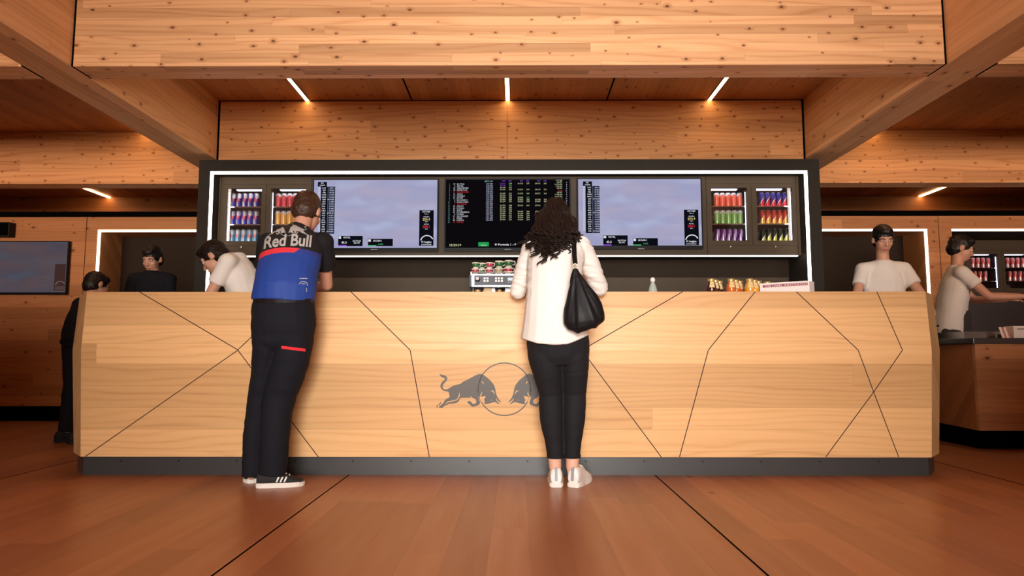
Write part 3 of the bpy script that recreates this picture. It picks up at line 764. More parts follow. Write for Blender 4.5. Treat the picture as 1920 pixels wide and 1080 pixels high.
def speed_panel(s, x, y, k, Y1_, Y2_, dim=False):
    bm = B(); pq(bm, x, x + 27 * k, y, y + 66.5 * k, Y1_); c3 = obj('speed_panel', bm, BLK if not dim else em('pix_dim', (.05, .022, .02), 1), s)
    wm = WHT if not dim else em('pix_dimwhite', (.16, .12, .13), 1)
    m = x + 13.5 * k
    if not dim:
        ptext('lettering', 'EXIT SPEED', m, y + 3.9, 2.6, Y2_, WHT, c3, 'CENTER', .02, None, .82)
        ptext('lettering', 'Turn 3', m, y + 7.6, 2.0, Y2_, WHT, c3, 'CENTER')
        ptext('lettering', 'LECLERC', m, y + 13.2, 2.0, Y2_, WHT, c3, 'CENTER')
        ptext('lettering', '250.9', m, y + 19.2, 4.6, Y2_, em('pix_gold', (.85, .72, .25), .9), c3, 'CENTER', .015)
        ptext('lettering', 'KM/H', m, y + 22, 1.6, Y2_, WHT, c3, 'CENTER')
        ptext('lettering', 'VETTEL', m, y + 27.2, 2.0, Y2_, WHT, c3, 'CENTER')
        ptext('lettering', '258.1', m, y + 32.8, 4.4, Y2_, RED, c3, 'CENTER', .03)
        ptext('lettering', 'KM/H', m, y + 35.8, 1.6, Y2_, WHT, c3, 'CENTER')
        ptext('lettering', 'F1 Insights', m, y + 61, 3.4, Y2_, WHT, c3, 'CENTER', .03, None, .92)
        ptext('lettering', 'powered by aws', m, y + 65, 2.5, Y2_, WHT, c3, 'CENTER', .02, None, .8)
    bm = B(); n = 14
    P = lambda a, r: at(m + 1 * k + r * k * math.cos(a), y + (58 if not dim else 54) * k - r * k * math.sin(a) * .92, Y2_)
    for i in range(n):
        a, b = math.radians(172 - 150 * i / n), math.radians(172 - 150 * (i + 1) / n)
        bm.faces.new([bm.verts.new(q) for q in (P(a, 12.6), P(b, 12.6), P(b, 10.6), P(a, 10.6))])
    obj('speed_arc', bm, wm, c3)
    if dim:
        bm = B()
        for yy in (57, 61.5): pq(bm, x + 1, x + 26 * k, y + yy * k, y + (yy + 1.3) * k, Y2_)
        obj('speed_lines', bm, wm, c3)
tv1, s1 = television('wall screen with cloudy race picture next to the red and yellow cans fridge', 585, 822, 334.5, 470.5, YTV, M['screen'], YPN)
race_graphics(s1, 588, 337.3)
tv2, s2 = television('black wall screen full of lap time columns, middle of the three', 833, 1070.5, 334, 470.5, YTV, M['screen_black'], YPN)
tv3, s3 = television('wall screen with cloudy race picture next to the orange cans fridge', 1082, 1317.5, 333.5, 466.5, YTV, M['screen'], YPN)
race_graphics(s3, 1085, 336.2)
for t_, px, py in ((tv1, 701, 469), (tv2, 952, 468.7), (tv3, 1202, 467.4)):
    ptext('maker_lettering', 'SAMSUNG', px, py - .2, 1.9, YTV - .0006, em('pix_logo', (.55, .5, .48), .7), t_, 'CENTER', .03)
NAMES = 'BOTTAS VETTEL VERSTAPPEN HAMILTON MAGNUSSEN GASLY LECLERC KVYAT RICCIARDO RAIKKONEN GROSJEAN ALBON RUSSELL SAINZ HULKENBERG NORRIS GIOVINAZZI PEREZ KUBICA STROLL'.split()
NUMS = '77 5 33 44 20 10 16 26 3 7 8 23 63 55 27 4 99 11 88 18'.split()
LAPS = '1:17.689 1:18.238 1:18.603 1:18.917 1:18.973 1:19.027 1:19.298 1:19.298 1:19.604 1:20.221 1:20.408 1:20.470 1:20.489 1:20.530 1:20.836 1:20.872 1:21.038 1:21.288 1:21.802'.split()
c2 = lambda u, v: (820 + u / 6.354, 320 + v / 6.354)
YT2 = YTV + .0011; LD = 24.7 / 6.354
rnd = random.Random(3)
def column(rows, u, v0, h, mat, align='RIGHT', name='lettering', bold=0.0):
    x, y = c2(u, v0); ptext(name, '\n'.join(rows), x, y, h, YT2, mat, s2, align, bold, LD)
def only(seq, keep): return [q if i in keep else '' for i, q in enumerate(seq)]
allr = set(range(20)); redr = {4, 10, 19}
column([str(i + 1) for i in range(20)], 152, 168, 2.6, CYA)
column(only(NUMS, allr - redr), 214, 168, 2.6, WHT); column(only(NUMS, redr), 214, 168, 2.6, RED)
column(only(NAMES, allr - redr), 233, 168, 2.7, WHT, 'LEFT'); column(only(NAMES, redr), 233, 168, 2.7, RED, 'LEFT')
column(['BEST LAP'], 662, 135, 2.7, em('pix_sky', (.4, .75, .8), .8))
column(LAPS, 662, 165, 2.8, em('pix_lilac', (.66, .68, .9), .85))
for u, w, seed, lo, hi, keep, purple in ((812, 5, 1, 22, 23, allr - {4, 10, 19}, {0, 1}), (1022, 5, 2, 28, 30, {0, 3, 5, 7, 8, 9, 11, 14, 15, 16, 17, 18}, set()), (1228, 5, 3, 26, 28, {0, 3, 5, 8, 9, 11, 14, 15, 16, 17, 18}, set())):
    vals = ['%d.%03d' % (rnd.randint(lo, hi), rnd.randint(0, 999)) for _ in range(20)]; spd = ['%d' % rnd.randint(260, 291) for _ in range(20)]
    du = 76
    column(only(vals, keep - purple), u, 160, 2.7, YEL); column(only(vals, purple), u, 160, 2.7, PUR)
    g_ = {1} if purple else ({7} if seed == 2 else set())
    column(only(spd, keep - g_), u + du, 160, 2.7, YEL); column(only(spd, g_ & keep), u + du, 160, 2.7, GRN)
    column(['BST' if seed == 1 else 'BST'], u, 130, 2.6, PUR); column(['SPD'], u + du, 130, 2.6, PUR)
column(['1:17.285', 'IN PIT', '10:10.474', '1:18.005', 'IN PIT', '', 'IN PIT', '11:48.234', '13:17.752', 'IN PIT', 'OUT'], 1488, 124, 2.6, YEL)
column(['OUT'], 1488, 248, 2.6, RED)
column('7 8 9 8 11 7 8 9 10 8 11 9 12 9'.split(), 1546, 150, 2.6, em('pix_lilac', (.66, .68, .9), .85))
x, y = c2(140, 900); ptext('clock_lettering', '15:29:19', x, y, 4.2, YT2, YEL, s2, 'LEFT', .02, None, 1.12)
bm = B(); a, b = c2(488, 852), c2(613, 902); pq(bm, a[0], b[0], a[1], b[1], YT2 + .0004); fl = obj('flag_panel', bm, em('pix_flag', (.02, .42, .10), .8), s2)
x, y = c2(550, 896); ptext('lettering', 'TRACK', x, y, 2.2, YT2, WHT, fl, 'CENTER')
x, y = c2(682, 892); ptext('lettering', '© Formula 1 - P', x, y, 4.0, YT2, WHT, s2, 'LEFT', .02, None, 1.1)

# wall TV over at the low wall, dim
YV = YW - .05
tv4, s4 = television('dim wall television hanging on the low timber wall beside the alcove', -52, 133, 451, 552, YV, M['screen_dark'], YW, (2.2, 1.6, 4.5))
speed_panel(s4, 102, 495, .75, YV + .0016, YV + .0011, True)
t = thing('wall_speaker', 'small black box speaker on the low timber wall above the dim television', 'speaker', at(4, 429, YW - .07))
bm = B(); box(bm, X(-14, YW - .1, 429), X(17, YW - .1, 429), YW - .1, YW - .0005, Z(442, YW - .1), Z(415, YW - .1), bev=.006); obj('cabinet', bm, M['black'], t)
boxo('grille', M['gap'], X(-12, YW - .1, 429), X(15.5, YW - .1, 429), YW - .104, YW - .0995, Z(440.5, YW - .1), Z(416.5, YW - .1), t)
# ================================================================ espresso machine with its cups
YM = 5.36
mx0, mx1 = X(879.5, YM, 530), X(879.5, YM, 530) + .80
mz1 = Z(512.5, YM)
pz0, pz1 = Z(537.5, YM), Z(513.5, YM)
mach = thing('espresso_machine', 'chrome and grey espresso machine carrying cups on the back worktop', 'coffee machine', ((mx0 + mx1) / 2, YM + .22, WTZ))
px2m = YM / F
bm = B(); box(bm, mx0 + .02, mx1 - .02, YM + .12, YM + .44, WTZ + .05, pz0 + .01, bev=.01); obj('rear_body', bm, M['dark_steel'], mach)
bm = B(); box(bm, mx0, mx1, YM + .012, YM + .45, pz0, pz1 - .004, bev=.008); obj('upper_body', bm, M['grey_panel'], mach)
bm = B()
box(bm, mx0 + .020, mx1 - .020, YM, YM + .014, pz1 - .010, pz1); box(bm, mx0 + .020, mx1 - .020, YM, YM + .014, pz0, pz0 + .010)
box(bm, mx0 + .020, mx0 + .040, YM, YM + .014, pz0 + .0101, pz1 - .0101); box(bm, mx1 - .040, mx1 - .020, YM, YM + .014, pz0 + .0101, pz1 - .0101)
obj('chrome_trim', bm, M['chrome'], mach)
cp = boxo('control_panel', M['grey_panel'], mx0 + .0405, mx1 - .0405, YM + .005, YM + .0119, pz0 + .0105, pz1 - .0105, mach)
def mx(px): return X(px, YM, 525)
def mz(py): return Z(py, YM)
kc = (mx(895.5), YM + .004, mz(523.5))
kn = obj('steam_knob', lathe(B(), [(0, 0), (.020, 0), (.021, .010), (.018, .020), (0, .021)], kc, 24, 'Y'), M['plastic'], mach, True)
obj('knob_cap', lathe(B(), [(0, 0), (.015, 0), (.0145, .004), (0, .0045)], V(kc) + V((-.001, -.021, .004)), 24, 'Y'), M['white_plastic'], kn, True)
for cx in (908.5, 914) + (930, 935.5, 941): 
    for cy in (521.7, 526.8):
        bm = B(); box(bm, mx(cx) - .0085, mx(cx) + .0085, YM + .001, YM + .0049, mz(cy) - .0085, mz(cy) + .0085, bev=.002); obj('button', bm, M['white_plastic'], mach)
boxo('display', em('machine_display', (.8, .85, .9), 1.0), mx(952), mx(967), YM + .003, YM + .0049, mz(526), mz(520.5), mach)
for cx in (953.5, 957.5): obj('indicator', lathe(B(), [(0, 0), (.003, 0), (.003, .003)], (mx(cx), YM + .0049, mz(529)), 10, 'Y'), M['white_plastic'], mach)
bm = B()
for yy in (YM + .02, YM + .43): tube(bm, [(mx0 + .015, yy, mz1 + .012), (mx1 - .015, yy, mz1 + .012)], .004, 8)
for xx in (mx0 + .015, (mx0 + mx1) / 2, mx1 - .015):
    for yy in (YM + .02, YM + .43): tube(bm, [(xx, yy, pz1 - .006), (xx, yy, mz1 + .014)], .0035, 8)
obj('cup_rail', bm, M['chrome'], mach)
bm = B(); box(bm, mx0 + .03, mx1 - .03, YM + .03, YM + .42, WTZ + .012, WTZ + .05, bev=.006); box(bm, mx0 + .05, mx1 - .05, YM + .05, YM + .40, WTZ + .0006, WTZ + .012); obj('drip_tray', bm, M['dark_steel'], mach)
bm = B()
for i in range(24): box(bm, mx0 + .06 + i * .028, mx0 + .066 + i * .028, YM + .04, YM + .2, WTZ + .0505, WTZ + .054)
obj('drip_grate', bm, M['steel'], mach)
for px in (897, 937):
    gx = mx(px)
    gh = obj('group_head', lathe(B(), [(0, -.055), (.036, -.055), (.040, -.03), (.042, 0), (0, 0)], (gx, YM + .10, pz0), 24), M['chrome'], mach, True)
    bm = B(); tube(bm, [(gx, YM + .07, pz0 - .035), (gx, YM + .02, pz0 - .038)], .008, 12); obj('filter_neck', bm, M['chrome'], gh)
    bm = B(); tube(bm, [(gx, YM + .02, pz0 - .038), (gx, YM - .03, pz0 - .040), (gx, YM - .085, pz0 - .045), (gx, YM - .095, pz0 - .046)], [.011, .015, .016, .008], 14); obj('wooden_handle', bm, M['lighttan'], gh, True)
boxo('wooden_panel', M['lighttan'], mx(885), mx(921), YM + .105, YM + .119, pz0 - .10, pz0 - .002, mach)
bm = B(); tube(bm, [(mx(888.5), YM + .05, pz0), (mx(888.5), YM + .02, pz0 - .04), (mx(888), YM - .01, pz0 - .18)], .005, 8); obj('steam_wand', bm, M['chrome'], mach, True)
# cups: two high
def cup_mat(name, band):
    t = NT(name); x, y, z = t.sep(t.obco()); f = t.step(z, .012, .013); f2 = t.step(z, .046, .047)
    c = t.mix(t.math('MULTIPLY', f, t.math('SUBTRACT', 1.0, f2)), (.80, .74, .62), band); t.bsdf(Base_Color=c, Roughness=.25); return t.m
CUPM = {'green': cup_mat('cup_green', (.035, .14, .045)), 'red': cup_mat('cup_red', (.45, .05, .08)), 'tan': cup_mat('cup_tan', (.45, .34, .20))}
def make_cup(col):
    o = obj('coffee_cup', lathe(B(), [(0, 0), (.022, 0), (.024, .004), (.031, .020), (.034, .040), (.0345, .058), (.0315, .058), (.031, .040), (.027, .018), (.018, .007), (0, .006)], seg=28), CUPM[col], smooth=True)
    bm = B(); tube(bm, [(.033, 0, .048), (.047, 0, .050), (.054, 0, .038), (.048, 0, .024), (.032, 0, .020)], .0042, 8); h = obj('handle', bm, M['white_plastic'], smooth=True); h.parent = o
    return o
CUP0 = {}
zrow = mz1 - .003
stacks = [(891, 'red', 'green'), (903, 'green', 'green'), (917, 'red', 'red'), (935, 'tan', 'green'), (953, 'red', 'green')]
for i, (px, lo, hi) in enumerate(stacks):
    big = i > 2
    for k, col in enumerate((lo, hi)):
        if col not in CUP0: CUP0[col] = o = make_cup(col)
        else: o = copy_tree(CUP0[col])
        yy = YM + .07 + .035 * (i % 2); sc = .98 if big else .84
        o.location = (X(px, yy, 505) + (.004 if k else 0), yy, zrow + .0005 + k * .0585 * sc); o.rotation_euler = (0, 0, (-.5, -.7, -.45, -.35, -.3)[i] + .1 * k); o.scale = (sc, sc, sc)
        tag(o, '%s banded coffee cup, %s of the %s stack from the left on the espresso machine' % (col, ('lower', 'upper')[k], ORD[i]), 'cup', 'coffee cups stacked on the espresso machine')
# ================================================================ on the counter
YJ = 4.50
CT = ZTO
def glassy(name, col, rough=.08):
    t = NT(name); b = t.bsdf(Base_Color=(*col, 1), Roughness=rough); b.inputs['Coat Weight'].default_value = .5
    b.inputs['Subsurface Weight'].default_value = .0; return t.m
JM = {'dark': glassy('jar_cola', (.045, .008, .006)), 'orange': glassy('jar_orange', (.62, .14, .02)), 'yellow': glassy('jar_yellow', (.80, .36, .03)), 'pale': glassy('jar_pale', (.70, .55, .30))}
LBL = plain('jar_label', (.78, .62, .30), .5, var=.3)
def make_jar(col):
    o = obj('syrup_jar', lathe(B(), [(0, 0), (.020, 0), (.026, .006), (.031, .03), (.032, .05), (.028, .072), (.020, .086), (.018, .094), (.0, .094)], seg=24), JM[col], smooth=True)
    c = obj('jar_lid', lathe(B(), [(0, .0941), (.021, .0941), (.022, .097), (.022, .108), (.020, .111), (0, .111)], seg=24), plain('lid_gold', (.75, .55, .22), .35, .6) if 'lid_gold' not in bpy.data.materials else bpy.data.materials['lid_gold'], smooth=True); c.parent = o
    bm = B()
    sec = []
    for zz, rr in ((.092, .0215), (.080, .0245), (.066, .0305), (.052, .0328)):
        sec.append([bm.verts.new((rr * math.cos(a), rr * math.sin(a), zz)) for a in [math.radians(-128 + 13 * q) for q in range(6)]])
    for a, b in zip(sec, sec[1:]):
        for q in range(5): bm.faces.new((a[q], a[q + 1], b[q + 1], b[q]))
    l = obj('label_tag', bm, LBL, smooth=True); l.parent = o
    return o
JAR0 = {}
for col, pxs, words_, grp in (('dark', (1334, 1341.5, 1349), 'dark cola-coloured', 'dark syrup jars'), ('orange', (1371, 1379.5, 1387), 'orange', 'orange syrup jars'), ('yellow', (1406, 1414.5, 1422), 'yellow', 'yellow syrup jars'), ('pale', (1439, 1446, 1453), 'pale', 'pale syrup jars behind the white box')):
    for k, px in enumerate(pxs):
        if col not in JAR0: JAR0[col] = o = make_jar(col)
        else: o = copy_tree(JAR0[col])
        yy = 4.44 + .068 * k + (.19 if col == 'pale' else 0)
        o.location = (X(px, yy, 540), yy, CT + .0003)
        tag(o, '%s syrup jar on the counter, %s' % (words_, ('frontmost of its row of three', 'middle of its row of three', 'rearmost of its row of three')[k]) if col != 'pale' else '%s jar lid showing over the white box, %s of three' % (words_, ('first', 'second', 'third')[k]), 'jar', grp)
bt = tag(obj('glass_bottle', lathe(B(), [(0, 0), (.030, 0), (.033, .004), (.032, .02), (.024, .06), (.013, .088), (.011, .096), (0, .096)], seg=28), glassy('bottle_glass', (.42, .50, .46)), smooth=True), 'small clear conical bottle with white stopper on the counter', 'bottle')
st = obj('stopper', lathe(B(), [(0, .096), (.012, .0961), (.016, .104), (.0165, .114), (.012, .124), (.004, .128), (0, .1285)], seg=24), M['white_plastic'], smooth=True); st.parent = bt
bt.location = (X(1224, YJ, 540), YJ, CT + .0003)
# white carton turned a little
cl = at(1425, 540, 4.47); cr = at(1518, 540, 4.28); cr2 = at(1528.5, 540, 4.40)
u = V((cr.x - cl.x, 4.28 - 4.47, 0)); L_ = u.length; u.normalize(); vdir = V((-u.y, u.x, 0))
ch = Z(526.5, 4.28) - CT
cart = thing('cardboard_box', 'flat white cardboard box with red lettered band on the counter', 'box', (cl.x, 4.47, CT + .0003))
o0 = V((cl.x, 4.47, CT + .0003))
def cb(u0, u1, v0, v1, z0, z1, bm):
    ps = [o0 + u * a + vdir * b + V((0, 0, z)) for z in (z0, z1) for a, b in ((u0, v0), (u1, v0), (u1, v1), (u0, v1))]
    vs = [bm.verts.new(p) for p in ps]
    for f in ((0, 1, 2, 3), (4, 5, 6, 7), (0, 1, 5, 4), (1, 2, 6, 5), (2, 3, 7, 6), (3, 0, 4, 7)): bm.faces.new([vs[i] for i in f])
    return bm
paper = plain('white_card', (.90, .88, .86), .65)
obj('carton', cb(0, L_, 0, .11, 0, ch, B()), paper, cart)
obj('lid_flap', cb(0, L_, -.0015, -.0002, ch * .30, ch, B()), paper, cart)
bd = obj('band', cb(L_ * .06, L_ * .97, -.0022, -.0016, ch * .66, ch * .86, B()), plain('band_red', (.32, .05, .10), .6), cart)
rot = Matrix((u, V((0, 0, 1)), -vdir)).transposed()
write('lettering', 'THE LABEL INNOVATION', ch * .17, o0 + u * (L_ * .09) - vdir * .0026 + V((0, 0, ch * .70)), paper, bd, 'LEFT', .01, 1, 0, rot, 1.75)

# ================================================================ kitchen counter beyond the bar's end
YQ = 5.20
qx0 = X(1832, YQ, 720); qx1 = 7.4
qz0, qz1 = Z(807, YQ), Z(645, YQ)
kc_ = thing('kitchen_counter', 'timber clad kitchen counter with steel worktop beyond the bar end', 'counter', (qx0 + 1.5, YQ + .5, 0))
bm = B(); sl = X(1837, YQ, 800) - X(1828, YQ, 650)
prism(bm, [(qx0 - sl / 2, YQ, qz1), (qx0 + sl / 2, YQ, qz0), (qx1, YQ, qz0), (qx1, YQ, qz1)], (0, .03, 0)); obj('front_panel', bm, M['bar_wood'], kc_)
bm = B(); prism(bm, [(qx0 - sl / 2, YQ + .031, qz1), (qx0 + sl / 2, YQ + .031, qz0), (qx0 + sl / 2 + .1, YQ + .95, qz0), (qx0 - sl / 2 + .1, YQ + .95, qz1)], (.03, 0, 0)); obj('side_panel', bm, M['wall_z'], kc_)  # darker timber puts the shade of the unlit side into the colour
boxo('worktop', M['dark_steel'], qx0 - .02, qx1, YQ - .02, YQ + 1.0, qz1 + .001, qz1 + .045, kc_, bev=.004)
boxo('plinth', M['gap'], qx0 + .1, qx1, YQ + .16, YQ + .9, 0, qz0, kc_)
qt = qz1 + .0455
tr = thing('food_tray', 'long shallow steel food tray on the kitchen counter', 'tray', (X(1815, 5.6, 630), 5.62, qt))
bm = B(); tx0, tx1 = X(1778, 5.62, 630), X(1872, 5.62, 630)
if tx0 < qx0 + .02: tx0 = qx0 + .02
prism(bm, [(tx0, 5.42, qt), (tx1, 5.42, qt), (tx1, 5.82, qt), (tx0, 5.82, qt)], (0, 0, .006))
for c in ((tx0, tx1, 5.42, 5.428), (tx0, tx1, 5.812, 5.82), (tx0, tx0 + .008, 5.4281, 5.8119), (tx1 - .008, tx1, 5.4281, 5.8119)): box(bm, c[0], c[1], c[2], c[3], qt + .0061, qt + .055)
obj('pan', bm, M['steel'], tr)
hm = thing('leaflet_holder', 'small stand of white and pink leaflets on the kitchen counter edge', 'leaflets', at(1885, 634, YQ + .12))
lx0, lx1 = X(1876, YQ + .1, 625), X(1899, YQ + .1, 625)
for k in range(4):
    bm = B(); w = (lx1 - lx0) / 4; a = lx0 + k * w
    prism(bm, [(a, YQ + .08 + .01 * k, qt), (a + w * .8, YQ + .08 + .01 * k, qt), (a + w * .8 - .012, YQ + .10 + .01 * k, qt + .085), (a - .012, YQ + .10 + .01 * k, qt + .085)], (0, .004, 0))
    obj('leaflet', bm, (paper, plain('leaflet_pink', (.6, .25, .2), .6))[k % 2], hm)
boxo('stand', M['dark_steel'], lx0 - .005, lx1 + .005, YQ + .13, YQ + .15, qt, qt + .03, hm)
nb_ = thing('napkin_box', 'white napkin box at the edge of the kitchen counter', 'box', (X(1912, YQ + .1, 625), YQ + .2, qt))
bm = B(); box(bm, X(1901, YQ + .1, 625), X(1962, YQ + .1, 625), YQ + .1, YQ + .2, qt, qt + .095, bev=.004); obj('carton', bm, paper, nb_)
boxo('print_bar', plain('print_grey', (.3, .3, .32), .6), X(1908, YQ + .1, 625), X(1950, YQ + .1, 625), YQ + .0985, YQ + .0999, qt + .066, qt + .076, nb_)
# kitchen back wall: steel unit with two small fridges
kz = lambda py: Z(py, YK)
ku = thing('kitchen_wall_unit', 'dark wall unit around the kitchen fridges beyond the bar end', 'wall unit', (X(1880, YK, 500), YK + .3, 0))
kf = [X(1812, YK, 510), X(1880, YK, 510), X(1948, YK, 510)]
boxo('lower_body', M['dark_steel'], XO + .01, 9.3, YK, YK + .6, 0, kz(552) - .002, ku)
boxo('upper_body', M['olive'], XO + .01, 9.3, YK, YK + .6, kz(470) + .002, ZA - .002, ku)
boxo('side_body', M['olive'], XO + .01, kf[0] - .002, YK, YK + .6, kz(552), kz(470), ku)
boxo('far_body', M['olive'], kf[2] + .002, 9.3, YK, YK + .6, kz(552), kz(470), ku)
kg = [(X(1821, YK, 510), X(1873, YK, 510)), (X(1885, YK, 510), X(1939, YK, 510))]
g0, g1 = kz(541), kz(477)
ksh = [kz(502), kz(527)]
for i in range(2):
    fridge(('kitchen drinks fridge with pale red cans, nearest the bar end', 'second kitchen drinks fridge, cut by the picture edge')[i], kf[i], kf[i + 1], kz(552), kz(470), kg[i][0], kg[i][1], g0, g1, YK - .001, 1, ksh, True)
    for r in range(2):
        for k in range(4 - (r if i == 0 else 0)):
            px = (1824 if i == 0 else 1889) + 9.6 * k + 2.5 * r
            if px > 1930: continue
            put_can('pink', (X(px, YK + .11, 500), YK + .11, ksh[r] + .0004), '%s pale red can from the left, %s shelf of the %s kitchen fridge' % (ORD[k], ('upper', 'lower')[r], ('first', 'second')[i]), 'pale red cans in the kitchen fridges')
# ================================================================ people
SK = plain('skin', (.62, .33, .22), .5, var=.08)
SKW = plain('skin_fair', (.72, .42, .30), .5, var=.06)
LIP = plain('lips', (.45, .14, .11), .4)
EYEW = plain('eye_white', (.75, .73, .70), .2)
IRIS = plain('iris', (.06, .03, .015), .15)
HAIR = {'brown': plain('hair_dark_brown', (.012, .0055, .0035), .58, spec=.22, bump=(160, .5), var=.3), 'black': plain('hair_black', (.008, .006, .006), .45, bump=(160, .5)), 'mid': plain('hair_brown', (.045, .020, .010), .45, bump=(160, .5), var=.3)}
def cloth(name, col, rough=.85, b=(60, .25)): return plain(name, col, rough, bump=b, var=.06, spec=.25)
CLW = cloth('white_shirt_cloth', (.80, .77, .72)); CLB = cloth('black_cloth', (.010, .010, .012)); CLN = cloth('dark_navy_cloth', (.007, .008, .013))
CLG = cloth('dark_grey_cloth', (.055, .05, .052)); CLK = cloth('black_jeans', (.011, .011, .013), .8, (220, .2))
WHS = plain('white_leather', (.80, .78, .75), .45); BLS = plain('black_suede', (.015, .015, .016), .8); SOLE = plain('white_rubber', (.78, .76, .70), .6)
def hand(bm, wrist, d, palm, side, curl=.35, s=1.0):
    """palm, thumb and five separate bent fingers; d = pointing direction, palm = palm normal, side = towards the thumb"""
    d = d.normalized(); n = (palm - d * palm.dot(d)).normalized(); t = n.cross(d).normalized()
    if t.dot(side) < 0: t = -t
    w = V(wrist)
    for k in (-.026, -.009, .009, .026): caps(bm, w + d * .012 * s + t * k * .6 * s, .014 * s, w + d * .082 * s + t * k * s, .0125 * s)
    for k, L, r in ((.029, .070, .0088), (.0095, .079, .0092), (-.0105, .073, .0088), (-.0295, .056, .0078)):
        b = w + d * .085 * s + t * k * s; a = curl; q = b
        for j, fr in enumerate((.45, .32, .23)):
            dd = (d * math.cos(a) + n * math.sin(a) + t * k * .8).normalized(); e = q + dd * L * fr * s
            caps(bm, q, r * s * (1 - .08 * j), e, r * s * (.92 - .08 * j), 10); q = e; a += curl * .9
    b = w + d * .028 * s + t * .026 * s; m = b + (d * .7 + t * .6 + n * .25).normalized() * .045 * s; e = m + (d * .92 + t * .2 + n * .2).normalized() * .032 * s
    caps(bm, b, .0145 * s, m, .0105 * s, 10); caps(bm, m, .0105 * s, e, .0085 * s, 10)
def head(bm, H, f, u, s=1.0):
    f = f.normalized(); u = (u - f * u.dot(f)).normalized(); r = f.cross(u)
    R = Matrix((r, f, u)).transposed()
    E = lambda o, a, b, c: ell(bm, H + (r * o[0] + f * o[1] + u * o[2]) * s, a * s, b * s, c * s, R)
    E((0, -.012, .028), .076, .096, .090); E((0, .030, -.035), .062, .066, .078); E((0, .052, -.078), .034, .036, .030)
    E((0, .070, .022), .056, .026, .022)
    P = lambda a, b, c: H + (r * a + f * b + u * c) * s
    caps(bm, P(0, .090, .008), .009 * s, P(0, .112, -.030), .013 * s, 10)
    for k in (-1, 1):
        E((k * .077, -.008, -.008), .012, .022, .034); caps(bm, P(k * .012, .098, -.034), .008 * s, P(k * .016, .092, -.036), .006 * s, 8)
        E((k * .040, .062, -.025), .022, .022, .022)
    caps(bm, P(-.018, .088, -.062), .008 * s, P(.018, .088, -.062), .008 * s, 8); caps(bm, P(-.015, .086, -.071), .009 * s, P(.015, .086, -.071), .009 * s, 8)
    return R, P
def face_parts(P, R, root, s=1.0):
    for k in (-1, 1):
        e = obj('eye', ell(B(), P(k * .031, .080, .003), .012 * s, .009 * s, .008 * s, R), EYEW, root, True)
        obj('iris', ell(B(), P(k * .031, .0870, .003), .0055 * s, .003 * s, .0055 * s, R), IRIS, e, True)
        bm = B(); tube(bm, [P(k * .014, .0985, .022), P(k * .032, .098, .028), P(k * .050, .082, .022)], [.003 * s, .004 * s, .002 * s], 6); obj('eyebrow', bm, HAIR['brown'], root, True)
    bm = B(); caps(bm, P(-.017, .0935, -.064), .0052 * s, P(.017, .0935, -.064), .0052 * s, 8); caps(bm, P(-.013, .0925, -.0715), .0056 * s, P(.013, .0925, -.0715), .0056 * s, 8)
    obj('lips', fuse(bm, .002, 3), LIP, root, True)
def hair_short(P, R, H, s=1.0, mat=None, root=None, seed=0):
    bm = B(); 
    E = lambda o, a, b, c: ell(bm, P(*o), a * s, b * s, c * s, R, 24, 18)
    E((0, -.016, .036), .084, .101, .096); E((0, -.045, -.012), .078, .070, .075); E((0, .045, .085), .060, .050, .030)
    for k in (-1, 1): E((k * .062, -.022, .012), .019, .045, .040)
    return obj('hair', fuse(bm, .006 * s, 3, .5, lambda c, n: .004 * noise.noise(c * 60 + V((seed, 0, 0)))), mat, root, True)
